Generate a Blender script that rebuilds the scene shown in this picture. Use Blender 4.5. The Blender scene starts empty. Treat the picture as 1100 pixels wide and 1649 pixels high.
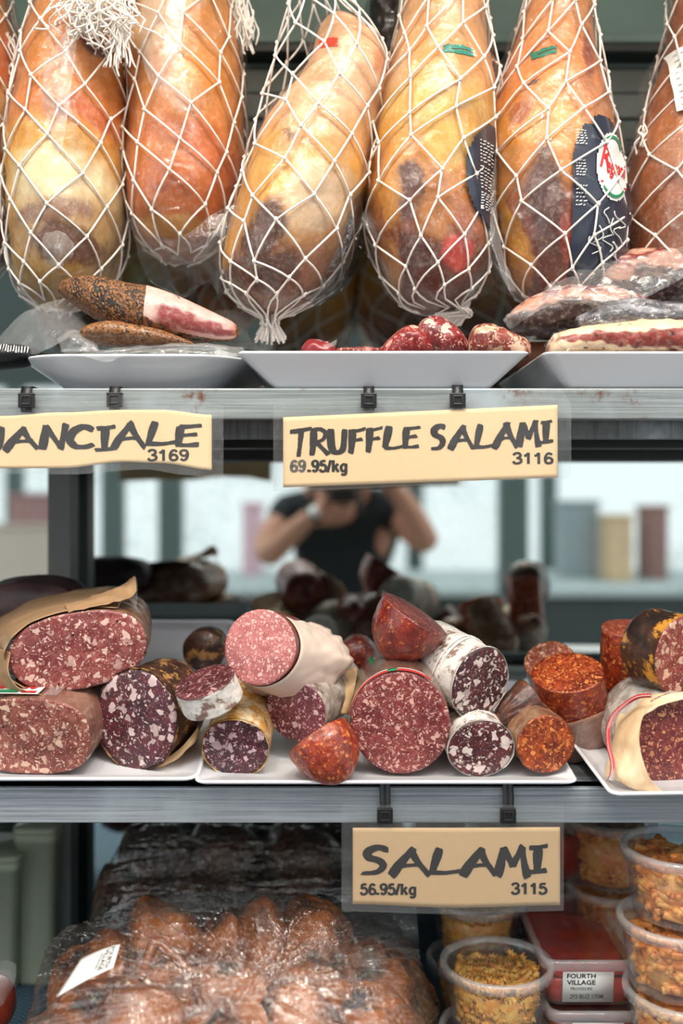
import bpy, bmesh, math, random
from mathutils import Vector, Matrix, noise
random.seed(7)
D = bpy.data
SC = bpy.context.scene
COL = SC.collection
PI = math.pi

# ------------------------------------------------------------------ camera, world, lights, exposure
F = 1600.0          # focal length in pixels of the 1100x1649 photograph
HZ = 795.0          # horizon row
EYE = 1.4           # camera height in metres
cam_d = D.cameras.new('camera')
cam_d.sensor_fit = 'VERTICAL'
cam_d.sensor_height = 36.0
cam_d.lens = F / 1649.0 * 36.0
cam_d.shift_y = -(1649 / 2 - HZ) / 1649.0
cam_d.clip_start = 0.02
cam_d.dof.use_dof = True
cam_d.dof.focus_distance = 1.02
cam_d.dof.aperture_fstop = 2.0
cam = D.objects.new('camera_view', cam_d)
COL.objects.link(cam)
cam.location = (0, 0, EYE)
cam.rotation_euler = (PI / 2, 0, 0)
SC.camera = cam

W = D.worlds.new('daylight')
SC.world = W
W.use_nodes = True
_bg = W.node_tree.nodes['Background']
_bg.inputs[0].default_value = (0.95, 0.98, 1.0, 1)
_bg.inputs[1].default_value = 1.3

SC.view_settings.view_transform = 'Standard'
SC.view_settings.look = 'None'
SC.view_settings.exposure = 0.35
SC.view_settings.gamma = 1.0
SC.view_settings.use_curve_mapping = False
SC.cycles.use_denoising = True
SC.cycles.transparent_max_bounces = 24
SC.cycles.max_bounces = 10
SC.cycles.sample_clamp_indirect = 6


def area(name, loc, target, sx, sy, power, color):
    l = D.lights.new(name, 'AREA')
    l.shape = 'RECTANGLE'
    l.size = sx
    l.size_y = sy
    l.energy = power
    l.color = color
    o = D.objects.new(name, l)
    COL.objects.link(o)
    o.location = loc
    o.rotation_euler = (Vector(target) - Vector(loc)).to_track_quat('-Z', 'Y').to_euler()
    return o


area('case_strip_light', (0, 0.72, EYE + 0.80), (0, 1.12, EYE + 0.22), 1.5, 0.03, 1.7, (1.0, 0.83, 0.62))
area('added_strip_light', (0.2, -0.55, EYE + 1.40), (0, 1.0, EYE - 0.25), 2.0, 0.06, 10.0, (1.0, 0.95, 0.88))  # unseen strip without a fixture, added for streak highlights on the film
area('added_strip_light', (-0.1, 0.15, EYE + 1.45), (0, 1.0, EYE - 0.3), 1.8, 0.05, 6.0, (1.0, 0.93, 0.84))  # second added strip, also unseen, for sharper highlights
for _i, _x in enumerate((-0.42, -0.14, 0.14, 0.42)):
    _l = D.lights.new('downlight', 'SPOT')
    _l.energy = 3.2
    _l.spot_size = 1.5
    _l.spot_blend = 0.6
    _l.shadow_soft_size = 0.02
    _l.color = (1.0, 0.86, 0.68)
    _o = D.objects.new('downlight', _l)
    COL.objects.link(_o)
    _o.location = (_x, 0.45, EYE + 0.95)
    _o.rotation_euler = (Vector((_x, 1.05, EYE + 0.1)) - _o.location).to_track_quat('-Z', 'Y').to_euler()


for _x in (-0.45, 0.42):
    _l = D.lights.new('ceiling_spot', 'SPOT')
    _l.energy = 26
    _l.spot_size = 0.95
    _l.spot_blend = 0.7
    _l.shadow_soft_size = 0.035
    _l.color = (1.0, 0.92, 0.80)
    _o = D.objects.new('ceiling_spot', _l)
    COL.objects.link(_o)
    _o.location = (_x, -0.15, EYE + 1.5)
    _o.rotation_euler = (Vector((_x * 0.4, 0.92, EYE - 0.42)) - _o.location).to_track_quat('-Z', 'Y').to_euler()


# ------------------------------------------------------------------ helpers
def P(px, py, Y):
    """the point at depth Y on the sight line of a photograph pixel"""
    return Vector(((px - 550) / F * Y, Y, EYE + (HZ - py) / F * Y))


def s2l(v):
    v /= 255.0
    return v / 12.92 if v <= 0.04045 else ((v + 0.055) / 1.055) ** 2.4


def C(r, g, b):
    return (s2l(r), s2l(g), s2l(b), 1.0)


def mixc(a, b, t):
    t = max(0.0, min(1.0, t))
    return tuple(a[i] * (1 - t) + b[i] * t for i in range(3)) + (1.0,)


def sm(x, a, b):
    t = max(0.0, min(1.0, (x - a) / (b - a)))
    return t * t * (3 - 2 * t)


def root(name, loc, label, cat, group=None, kind=None):
    o = D.objects.new(name, None)
    o.empty_display_size = 0.02
    COL.objects.link(o)
    o.location = loc
    o['label'] = label
    o['category'] = cat
    if group:
        o['group'] = group
    if kind:
        o['kind'] = kind
    return o


def tag(o, label, cat, group=None, kind=None):
    o['label'] = label
    o['category'] = cat
    if group:
        o['group'] = group
    if kind:
        o['kind'] = kind
    return o


def wloc(o):
    v = Vector(o.location)
    while o.parent:
        o = o.parent
        v = v + Vector(o.location)
    return v


class MB:
    """a mesh under construction, in world coordinates"""

    def __init__(s):
        s.v = []
        s.f = []
        s.c = None

    def add(s, vs, fs):
        n = len(s.v)
        s.v += [Vector(p) for p in vs]
        s.f += [tuple(i + n for i in f) for f in fs]
        return s

    def grid(s, rows, close_u=False):
        n = len(s.v)
        R = len(rows)
        K = len(rows[0])
        for r in rows:
            s.v += [Vector(p) for p in r]
        for i in range(R - 1):
            for j in range(K if close_u else K - 1):
                a = n + i * K + j
                b = n + i * K + (j + 1) % K
                s.f.append((a, b, b + K, a + K))
        return n

    def cap(s, ring, tip=None, flip=False):
        m = len(s.v)
        c = tip if tip is not None else sum((s.v[i] for i in ring), Vector()) / len(ring)
        s.v.append(Vector(c))
        K = len(ring)
        for j in range(K):
            t = (ring[j], ring[(j + 1) % K], m)
            s.f.append(t[::-1] if flip else t)

    def box(s, a, b):
        x0, y0, z0 = a
        x1, y1, z1 = b
        return s.add([(x0, y0, z0), (x1, y0, z0), (x1, y1, z0), (x0, y1, z0), (x0, y0, z1), (x1, y0, z1), (x1, y1, z1), (x0, y1, z1)],
                     [(0, 3, 2, 1), (4, 5, 6, 7), (0, 1, 5, 4), (1, 2, 6, 5), (2, 3, 7, 6), (3, 0, 4, 7)])

    def obox(s, c, ax, ay, az):
        c, ax, ay, az = map(Vector, (c, ax, ay, az))
        vs = [c + ax * i + ay * j + az * k for k in (-1, 1) for (i, j) in ((-1, -1), (1, -1), (1, 1), (-1, 1))]
        return s.add(vs, [(0, 3, 2, 1), (4, 5, 6, 7), (0, 1, 5, 4), (1, 2, 6, 5), (2, 3, 7, 6), (3, 0, 4, 7)])

    def tube(s, pts, r, k=6, closed=False):
        pts = [Vector(p) for p in pts]
        rows = []
        N = len(pts)
        for i, p in enumerate(pts):
            d = pts[min(i + 1, N - 1)] - pts[max(i - 1, 0)]
            if d.length < 1e-9:
                d = Vector((0, 0, 1))
            d.normalize()
            u = d.cross(Vector((0.31, 0.9, 0.17)))
            if u.length < 1e-4:
                u = d.cross(Vector((1, 0, 0)))
            u.normalize()
            w = d.cross(u)
            rr = r[i] if isinstance(r, (list, tuple)) else r
            rows.append([p + (u * math.cos(2 * PI * j / k) + w * math.sin(2 * PI * j / k)) * rr for j in range(k)])
        n = s.grid(rows, True)
        s.cap(list(range(n, n + k)), flip=True)
        e = n + (N - 1) * k
        s.cap(list(range(e, e + k)))
        return s

    def lathe(s, prof, c, k=40, a=Vector((0, 0, 1))):
        """prof: (radius, height) list around a vertical axis through c"""
        c = Vector(c)
        rows = [[c + Vector((r * math.cos(2 * PI * j / k), r * math.sin(2 * PI * j / k), h)) for j in range(k)] for r, h in prof]
        n = s.grid(rows, True)
        return n

    def build(s, name, mat, parent=None, smooth=True, solid=0, bevel=0, sub=0, col=None):
        off = wloc(parent) if parent else Vector()
        me = D.meshes.new(name)
        me.from_pydata([p - off for p in s.v], [], s.f)
        me.update()
        bm = bmesh.new()
        bm.from_mesh(me)
        bmesh.ops.recalc_face_normals(bm, faces=bm.faces)
        bm.to_mesh(me)
        bm.free()
        if smooth:
            me.polygons.foreach_set('use_smooth', [True] * len(me.polygons))
        if col:
            at = me.color_attributes.new('Col', 'FLOAT_COLOR', 'POINT')
            at.data.foreach_set('color', [x for cc in col for x in cc])
        me.materials.append(mat)
        o = D.objects.new(name, me)
        COL.objects.link(o)
        if parent:
            o.parent = parent
        if bevel:
            b = o.modifiers.new('bevel', 'BEVEL')
            b.width = bevel
            b.segments = 2
            b.limit_method = 'ANGLE'
        if sub:
            m = o.modifiers.new('sub', 'SUBSURF')
            m.levels = m.render_levels = sub
        if solid:
            m = o.modifiers.new('solid', 'SOLIDIFY')
            m.thickness = solid
            m.offset = 0
        return o


def bx(name, a, b, mat, parent=None, bevel=0.0):
    return MB().box(a, b).build(name, mat, parent, smooth=False, bevel=bevel)


def cat(vals, t):
    """catmull-rom through a list, t in 0..1"""
    n = len(vals) - 1
    x = max(0.0, min(0.99999, t)) * n
    i = int(x)
    f = x - i
    p = [vals[max(0, min(n, i + k))] for k in (-1, 0, 1, 2)]
    return 0.5 * ((2 * p[1]) + (p[2] - p[0]) * f + (2 * p[0] - 5 * p[1] + 4 * p[2] - p[3]) * f * f + (3 * p[1] - p[0] - 3 * p[2] + p[3]) * f ** 3)


def patch(ctrl, nu, nv, amp=0.0, sc=40.0, seed=0, ridge=0.0, rsc=30.0):
    """smooth sheet through a grid of control points, with crumple"""
    rows = []
    for i in range(nv + 1):
        v = i / nv
        line = [cat([ctrl[r][c] for r in range(len(ctrl))], v) for c in range(len(ctrl[0]))]
        rows.append([cat(line, j / nu) for j in range(nu + 1)])
    if amp or ridge:
        out = []
        for i in range(nv + 1):
            rr = []
            for j in range(nu + 1):
                a = rows[i][min(j + 1, nu)] - rows[i][max(j - 1, 0)]
                b = rows[min(i + 1, nv)][j] - rows[max(i - 1, 0)][j]
                n = a.cross(b)
                if n.length > 0:
                    n.normalize()
                p = rows[i][j]
                q = p * sc + Vector((seed * 3.1, seed * 1.7, 0))
                d = amp * noise.noise(q)
                if ridge:
                    q = p * rsc + Vector((seed * 5.3, seed, 2))
                    d += ridge * (0.3 - abs(noise.noise(q)) - 0.5 * abs(noise.noise(q * 2.1)))
                rr.append(p + n * d)
            out.append(rr)
        rows = out
    m = MB()
    m.grid(rows)
    return m


# ------------------------------------------------------------------ materials
class NT:
    def __init__(s, name):
        s.m = D.materials.new(name)
        s.m.use_nodes = True
        s.t = s.m.node_tree
        s.b = s.t.nodes['Principled BSDF']
        s.out = s.t.nodes['Material Output']

    def n(s, typ, **kw):
        nd = s.t.nodes.new(typ)
        for k, v in kw.items():
            if k.startswith('i_'):
                k = k[2:]
                key = int(k) if k.isdigit() else k.replace('_', ' ')
                s.set(nd.inputs[key], v)
            else:
                setattr(nd, k, v)
        return nd

    def set(s, inp, v):
        if isinstance(v, bpy.types.NodeSocket):
            s.t.links.new(v, inp)
        elif isinstance(v, bpy.types.Node):
            s.t.links.new(v.outputs[0], inp)
        else:
            inp.default_value = v

    def p(s, **kw):
        for k, v in kw.items():
            s.set(s.b.inputs[k.replace('_', ' ')], v)

    def math(s, op, a, b=0.0, clamp=False):
        nd = s.n('ShaderNodeMath', operation=op)
        nd.use_clamp = clamp
        s.set(nd.inputs[0], a)
        s.set(nd.inputs[1], b)
        return nd.outputs[0]

    def mix(s, f, a, b, blend='MIX'):
        nd = s.n('ShaderNodeMix', data_type='RGBA', blend_type=blend)
        s.set(nd.inputs[0], f)
        s.set(nd.inputs[6], a)
        s.set(nd.inputs[7], b)
        return nd.outputs[2]

    def rng(s, v, a, b, c=0.0, d=1.0):
        nd = s.n('ShaderNodeMapRange', interpolation_type='SMOOTHSTEP')
        for i, x in enumerate((v, a, b, c, d)):
            s.set(nd.inputs[i], x)
        return nd.outputs[0]

    def coord(s, seed=0.0, scale=(1, 1, 1)):
        tc = s.n('ShaderNodeTexCoord')
        mp = s.n('ShaderNodeMapping')
        mp.inputs['Location'].default_value = (seed * 1.37, seed * 0.71, seed * 2.13)
        mp.inputs['Scale'].default_value = scale
        s.t.links.new(tc.outputs['Object'], mp.inputs[0])
        return mp.outputs[0]

    def noise(s, vec, scale, detail=3.0, rough=0.55, out=0):
        nd = s.n('ShaderNodeTexNoise')
        s.set(nd.inputs['Vector'], vec)
        nd.inputs['Scale'].default_value = scale
        nd.inputs['Detail'].default_value = detail
        nd.inputs['Roughness'].default_value = rough
        return nd.outputs[out]

    def bump(s, h, strength=0.3, dist=0.001):
        nd = s.n('ShaderNodeBump')
        nd.inputs['Strength'].default_value = strength
        nd.inputs['Distance'].default_value = dist
        s.set(nd.inputs['Height'], h)
        return nd.outputs[0]


def plain(name, col, rough=0.5, metal=0.0, coat=0.0, var=0.0, vs=60.0, bump=0.0, spec=0.5):
    t = NT(name)
    c = col
    v = t.coord()
    if var:
        c = t.mix(t.noise(v, vs, 4), tuple(x * (1 - var) for x in col[:3]) + (1,), tuple(min(1, x * (1 + var)) for x in col[:3]) + (1,))
    t.p(Base_Color=c, Roughness=rough, Metallic=metal)
    t.b.inputs['Coat Weight'].default_value = coat
    t.b.inputs['Coat Roughness'].default_value = 0.12
    t.b.inputs['Specular IOR Level'].default_value = spec
    if bump:
        t.p(Normal=t.bump(t.noise(v, vs * 2, 4), bump, 0.002))
    return t.m


def meat(name, seed, c1, c2, fat, s1=120, a1=0.55, s2=260, a2=0.45, warp=0.0078, coat=0.12, pep=0.0, fat2=None, rim=None):
    t = NT(name)
    v = t.coord(seed)
    wn = t.n('ShaderNodeVectorMath', operation='MULTIPLY_ADD')
    sub = t.n('ShaderNodeVectorMath', operation='SUBTRACT')
    t.set(sub.inputs[0], t.noise(v, 115, 1.8, 0.55, 1))
    sub.inputs[1].default_value = (0.5, 0.5, 0.5)
    t.set(wn.inputs[0], sub)
    wn.inputs[1].default_value = (warp * 2,) * 3
    t.set(wn.inputs[2], v)

    def chips(scale, amt):
        vo = t.n('ShaderNodeTexVoronoi', feature='F1')
        t.set(vo.inputs['Vector'], wn)
        vo.inputs['Scale'].default_value = scale
        sep = t.n('ShaderNodeSeparateColor')
        t.set(sep.inputs[0], vo.outputs['Color'])
        th = t.math('MULTIPLY', t.math('POWER', sep.outputs[0], 0.8), amt * 0.82)
        d = t.math('SUBTRACT', th, vo.outputs['Distance'])
        return t.math('MULTIPLY', t.rng(d, -0.05, 0.05), t.rng(sep.outputs[1], 0.0, 0.6, 0.5, 1.0))
    m1 = chips(s1, a1)
    m2 = chips(s2, a2)
    m3 = chips(s2 * 1.9, 0.42)
    mask = t.math('MAXIMUM', t.math('MAXIMUM', m1, m2), t.math('MULTIPLY', m3, 0.6))
    c1 = tuple(x * 0.72 for x in c1[:3]) + (1,)
    c2 = tuple(x * 0.80 for x in c2[:3]) + (1,)
    nz = t.rng(t.noise(wn.outputs[0], 160, 5, 0.65), 0.35, 0.68)
    base = t.mix(nz, c1, c2)
    base = t.mix(t.rng(t.noise(wn.outputs[0], 32, 3), 0.42, 0.66, 0.0, 0.55), base, tuple(x * 0.45 for x in c1[:3]) + (1,))
    nf = t.noise(v, 220, 3)
    fc = t.mix(t.rng(nf, 0.35, 0.7), fat, fat2 or tuple(x * 0.86 for x in fat[:3]) + (1,))
    col = t.mix(t.math('MULTIPLY', mask, 0.93), base, fc)
    if pep:
        vo = t.n('ShaderNodeTexVoronoi', feature='F1')
        t.set(vo.inputs['Vector'], v)
        vo.inputs['Scale'].default_value = 150
        sep = t.n('ShaderNodeSeparateColor')
        t.set(sep.inputs[0], vo.outputs['Color'])
        m = t.math('SUBTRACT', t.math('MULTIPLY', t.math('GREATER_THAN', sep.outputs[1], 1 - pep), 0.22), vo.outputs['Distance'])
        col = t.mix(t.rng(m, -0.02, 0.04), col, C(40, 28, 24))
    h = t.math('ADD', t.math('MULTIPLY', mask, 0.5), t.noise(v, 400, 4))
    t.p(Base_Color=col, Roughness=t.rng(nz, 0, 1, 0.34, 0.5), Normal=t.bump(h, 0.35, 0.0012))
    t.b.inputs['Coat Weight'].default_value = coat
    t.b.inputs['Coat Roughness'].default_value = 0.25
    return t.m


def casing(name, seed, c1, c2, c3=None, sc=60, rough=0.5, coat=0.0, bump=0.4, stretch=(1, 1, 1), amt=(0.4, 0.62), a3=(0.55, 0.7), sc3=25):
    t = NT(name)
    v = t.coord(seed, stretch)
    col = t.mix(t.rng(t.noise(v, sc, 6, 0.65), *amt), c1, c2)
    if c3:
        col = t.mix(t.rng(t.noise(t.coord(seed + 5.0, stretch), sc3, 5, 0.7), *a3), col, c3)
    t.p(Base_Color=col, Roughness=rough, Normal=t.bump(t.noise(v, sc * 2.2, 5), bump, 0.0016))
    t.b.inputs['Coat Weight'].default_value = coat
    t.b.inputs['Coat Roughness'].default_value = 0.15
    return t.m


def film(name, haze=0.05, gloss=0.10, edge=0.55, rough=0.08, bump=0.5, bs=70, stretch=(1, 1, 1), tint=(0.98, 0.985, 0.985, 1), hcol=(0.85, 0.86, 0.86, 1), ridged=False):
    t = NT(name)
    v = t.coord(0.3, stretch)
    h = t.noise(v, bs, 4, 0.6)
    if ridged:
        h = t.math('ABSOLUTE', t.math('SUBTRACT', h, 0.5))
    nrm = t.bump(h, bump, 0.004)
    tr = t.n('ShaderNodeBsdfTransparent')
    tr.inputs[0].default_value = tint
    gl = t.n('ShaderNodeBsdfGlossy')
    gl.inputs['Roughness'].default_value = rough
    t.set(gl.inputs['Normal'], nrm)
    df = t.n('ShaderNodeBsdfDiffuse')
    df.inputs[0].default_value = hcol
    t.set(df.inputs['Normal'], nrm)
    lw = t.n('ShaderNodeLayerWeight')
    lw.inputs[0].default_value = 0.5
    t.set(lw.inputs['Normal'], nrm)
    f = t.math('ADD', t.math('MULTIPLY', t.math('POWER', lw.outputs['Facing'], 3.0), edge), gloss, True)
    m1 = t.n('ShaderNodeMixShader')
    m1.inputs[0].default_value = haze
    t.set(m1.inputs[1], tr)
    t.set(m1.inputs[2], df)
    m2 = t.n('ShaderNodeMixShader')
    t.set(m2.inputs[0], f)
    t.set(m2.inputs[1], m1)
    t.set(m2.inputs[2], gl)
    t.set(t.out.inputs[0], m2)
    return t.m


def steel_mat(name, rust=0.0, c=(150, 160, 166), st=(2, 30, 160), rough=0.34):
    t = NT(name)
    v = t.coord(0.4, st)
    v0 = t.coord(2.1)
    n1 = t.noise(v, 3.0, 6, 0.7)
    a = C(*c)
    b = C(*[max(0, x - 40) for x in c])
    col = t.mix(t.rng(n1, 0.3, 0.72), b, a)
    col = t.mix(t.rng(t.noise(v0, 9, 4), 0.5, 0.75), col, C(178, 190, 196))
    metal = 0.4
    if rust:
        rm = t.math('MULTIPLY', t.rng(t.noise(v0, 12, 5, 0.7), 0.54, 0.66), t.rng(t.noise(v0, 90, 4, 0.7), 0.42, 0.62))
        col = t.mix(t.math('MULTIPLY', rm, rust), col, C(112, 72, 46))
    t.p(Base_Color=col, Metallic=metal, Roughness=t.rng(n1, 0.2, 0.8, rough - 0.08, rough + 0.16), Normal=t.bump(n1, 0.08, 0.001))
    return t.m


def attr_mat(name, rough=0.35, coat=0.35, bump=0.35, bs=60, var=0.2):
    t = NT(name)
    a = t.n('ShaderNodeAttribute')
    a.attribute_name = 'Col'
    v = t.coord(0.9)
    n1 = t.noise(v, 28, 6, 0.62)
    col = t.mix(t.rng(n1, 0.3, 0.7, 0.0, var), a.outputs['Color'], (0.30, 0.13, 0.05, 1), 'MULTIPLY')
    col = t.mix(t.rng(t.noise(v, 190, 3), 0.45, 0.75, 0.0, var * 0.7), col, (0.95, 0.8, 0.6, 1), 'SCREEN')
    t.p(Base_Color=col, Roughness=rough, Normal=t.bump(t.noise(v, bs, 5, 0.55), bump, 0.004))
    t.b.inputs['Coat Weight'].default_value = coat
    t.b.inputs['Coat Roughness'].default_value = 0.08
    return t.m


M = {}
M['white'] = plain('white_melamine', C(232, 232, 236), 0.22, coat=0.3)
M['steel'] = steel_mat('brushed_steel', c=(176, 184, 190))
M['steel_rust'] = steel_mat('worn_steel', rust=0.95, c=(166, 172, 172))
M['steel_dark'] = steel_mat('dull_steel', c=(128, 130, 130), st=(90, 30, 3), rough=0.5)
M['post'] = plain('grey_post', C(122, 124, 124), 0.5, var=0.08, vs=20)
M['green_panel'] = plain('green_grey_panel', C(142, 168, 158), 0.45, var=0.35, vs=9, bump=0.2)
M['dark_rail'] = plain('dark_rail', C(30, 36, 36), 0.35)
M['grey_panel'] = plain('grey_panel', C(92, 98, 92), 0.5, var=0.12, vs=12)
M['liner'] = plain('case_liner', C(62, 66, 64), 0.55, var=0.15)
M['black'] = plain('black_plastic', C(24, 24, 26), 0.38)
M['ink'] = plain('black_ink', C(26, 22, 21), 0.6, var=0.4, vs=300)
M['grey_ink'] = plain('grey_ink', C(88, 86, 84), 0.6)
M['kraft'] = plain('kraft_paper', C(228, 196, 152), 0.65, var=0.05, vs=30)
M['kraft_dark'] = plain('kraft_paper_darker', C(196, 164, 124), 0.65, var=0.06, vs=150)
M['sticker'] = plain('white_sticker', C(228, 228, 224), 0.5)
M['red_ink'] = plain('red_ink', C(196, 38, 40), 0.5)
M['green_ink'] = plain('green_ink', C(30, 128, 84), 0.5)
M['white_ink'] = plain('white_ink', C(218, 218, 214), 0.5)
M['navy'] = plain('navy_label', C(34, 40, 58), 0.4, coat=0.4, var=0.3, vs=40)
M['net'] = plain('cotton_net', C(238, 232, 224), 0.7, var=0.06, vs=300)
M['film'] = film('clear_film', haze=0.03, gloss=0.05, edge=0.45, bump=0.9, bs=45)
M['bag'] = film('vacuum_bag', haze=0.012, gloss=0.045, edge=0.28, rough=0.06, bump=1.0, bs=60, ridged=True)
M['flap'] = film('crumpled_film', haze=0.10, gloss=0.14, edge=0.4, rough=0.09, bump=1.0, bs=60, ridged=True)
M['film_milky'] = film('milky_film', haze=0.14, gloss=0.06, edge=0.35, bump=0.7, bs=50)
M['cling'] = film('cling_film', haze=0.012, gloss=0.12, edge=0.45, rough=0.10, bump=1.0, bs=42, stretch=(0.35, 1.0, 2.2), ridged=True)
M['lamin'] = film('laminate_pocket', haze=0.03, gloss=0.035, edge=0.35, rough=0.12, bump=0.5, bs=22)
M['tub'] = film('clear_tub_plastic', haze=0.06, gloss=0.04, edge=0.5, rough=0.1, bump=0.1, bs=30)
M['dark_bag'] = film('dark_bag', haze=0.5, gloss=0.10, edge=0.4, bump=1.0, bs=40, hcol=C(30, 30, 30), ridged=True)
M['ham'] = attr_mat('cured_ham_skin', rough=0.38, coat=0.3, bump=0.5, bs=45, var=0.2)
M['pepper'] = attr_mat('pepper_crust', rough=0.62, coat=0.03, bump=0.7, bs=260, var=0.08)
M['cured'] = attr_mat('cured_meat', rough=0.42, coat=0.2, bump=0.5, bs=90, var=0.25)
M['paper'] = plain('butcher_paper', C(222, 202, 186), 0.7, var=0.06, vs=40, bump=0.2)
M['brown_paper'] = plain('brown_paper', C(168, 132, 96), 0.6, var=0.18, vs=50, bump=0.4, coat=0.2)
M['tan_paper'] = plain('tan_paper', C(196, 160, 118), 0.65, var=0.15, vs=60, bump=0.4)

# ------------------------------------------------------------------ the display case and the shop it faces
FLOOR = EYE - 0.648          # deck of the bottom compartment
UP0, UP1 = EYE + 0.075, EYE + 0.106
MI0, MI1 = EYE - 0.331, EYE - 0.2955
MIR = 1.40
case = root('display_case', (0, 1.2, 0), 'steel-edged refrigerated deli display case with two shelves and a mirrored back', 'display case')


def mirror_mat():
    t = NT('mirror')
    v = t.coord(1.0)
    sm_ = t.rng(t.noise(v, 5, 5, 0.7), 0.45, 0.8)
    t.p(Base_Color=t.mix(sm_, C(206, 216, 214), C(178, 190, 188)), Metallic=1.0, Roughness=t.rng(sm_, 0, 1, 0.015, 0.05))
    return t.m


M['mirror'] = mirror_mat()
XW = 1.05
bx('mirror_panel', (-XW, MIR, FLOOR), (XW, MIR + 0.006, EYE + 0.47), M['mirror'], case)
bx('back_panel', (-XW, MIR + 0.008, FLOOR - 0.1), (XW, MIR + 0.03, EYE + 1.0), M['liner'], case)
# upper back: green-grey panel with dark rails
bx('upper_back_panel', (-XW, MIR - 0.012, EYE + 0.47), (XW, MIR + 0.006, EYE + 1.0), M['green_panel'], case)
bx('mirror_top_rail', (-XW, MIR - 0.03, EYE + 0.468), (XW, MIR - 0.012, EYE + 0.49), M['dark_rail'], case, 0.002)
for z0, z1, mt, dp in ((0.49, 0.52, 'grey_panel', 0.016), (0.522, 0.556, 'grey_panel', 0.02), (0.558, 0.596, 'grey_panel', 0.016), (0.60, 0.614, 'dark_rail', 0.05), (0.618, 0.632, 'green_panel', 0.04)):
    bx('back_rail', (-XW, MIR - dp, EYE + z0), (XW, MIR - 0.011, EYE + z1), M[mt], case, 0.002)
bx('top_panel', (-XW, 0.80, EYE + 0.90), (XW, MIR + 0.03, EYE + 0.93), M['liner'], case)
bx('header', (-XW, 0.76, EYE + 0.83), (XW, 0.80, EYE + 1.0), M['steel_dark'], case)
MB().tube([(-XW, 1.10, EYE + 0.80), (XW, 1.10, EYE + 0.80)], 0.011, 12).build('hanging_rail', M['steel'], case)
# shelves
up = bx('shelf', (-XW, 1.004, UP1 - 0.012), (XW, MIR - 0.002, UP1), M['steel'], case)
bx('front_edge', (-XW, 0.998, UP0), (XW, 1.022, UP1), M['steel_rust'], up, 0.0015)
bx('under_rail', (-XW, 1.03, UP0 - 0.018), (XW, 1.05, UP1 - 0.012), M['steel_dark'], up, 0.001)
bx('under_rail', (-XW, 1.16, UP0 - 0.022), (XW, 1.19, UP1 - 0.012), M['dark_rail'], up, 0.001)
bx('back_lip', (-XW, 1.36, UP0 - 0.03), (XW, 1.385, UP1 - 0.012), M['dark_rail'], up, 0.001)
mi = bx('shelf', (-XW, 1.004, MI1 - 0.012), (XW, MIR - 0.002, MI1), M['steel'], case)
bx('front_edge', (-XW, 0.998, MI0), (XW, 1.022, MI1), M['steel'], mi, 0.0015)
bx('back_ledge', (-XW, 1.335, MI1), (XW, MIR - 0.002, MI1 + 0.042), M['grey_panel'], mi, 0.003)
bx('under_rail', (-XW, 1.16, MI0 - 0.01), (XW, 1.19, MI1 - 0.012), M['dark_rail'], mi, 0.001)
# upright post at the left
xp0, xp1 = (85 - 550) / F * 1.36, (122 - 550) / F * 1.36
for (za, zb) in ((FLOOR, MI0), (MI1 + 0.043, UP0 - 0.031)):
    bx('upright', (xp0, 1.335, za), (xp1, 1.375, zb), M['post'], case, 0.002)
bx('base_deck', (-XW, 0.62, FLOOR - 0.06), (XW, MIR + 0.03, FLOOR), M['liner'], case)
bx('base_front', (-XW, 0.58, 0.12), (XW, 0.62, FLOOR + 0.02), M['steel'], case)
bx('plinth', (-XW, 0.66, 0.0), (XW, MIR + 0.03, FLOOR - 0.06), M['dark_rail'], case)
for x in (-XW, XW):
    s = 0.03 if x > 0 else -0.03
    bx('side_panel', (min(x, x + s), 0.75, 0), (max(x, x + s), MIR + 0.03, EYE + 1.0), M['steel_dark'], case)


def liner_mat():
    t = NT('woven_liner')
    v = t.coord(0.0)
    sp = t.n('ShaderNodeSeparateXYZ')
    t.set(sp.inputs[0], v)
    zig = t.math('PINGPONG', t.math('MULTIPLY', sp.outputs[0], 1.0), 0.006)
    w = t.math('FRACT', t.math('MULTIPLY', t.math('ADD', sp.outputs[1], zig), 130.0))
    col = t.mix(t.rng(w, 0.35, 0.65), C(42, 68, 92), C(108, 136, 152))
    t.p(Base_Color=col, Roughness=0.7)
    return t.m


ln = bx('shelf_liner', (-XW, 0.66, FLOOR), (XW, MIR - 0.004, FLOOR + 0.003), liner_mat())
tag(ln, 'blue herringbone woven liner on the deck of the bottom compartment', 'liner')

# the shop in front of the case (seen in the mirror)
M['shop_wall'] = plain('shop_wall', C(190, 200, 200), 0.7, var=0.08, vs=3)
M['shop_dark'] = plain('shop_dark', C(58, 68, 66), 0.6, var=0.1, vs=3)
M['shop_floor'] = plain('shop_floor', C(150, 148, 142), 0.4, var=0.08, vs=4)
M['frame'] = plain('window_frame_paint', C(80, 96, 92), 0.45)
M['glass'] = film('shop_glass', haze=0.06, gloss=0.04, edge=0.3, bump=0.0)


def structure(o):
    o['kind'] = 'structure'
    return o


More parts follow.
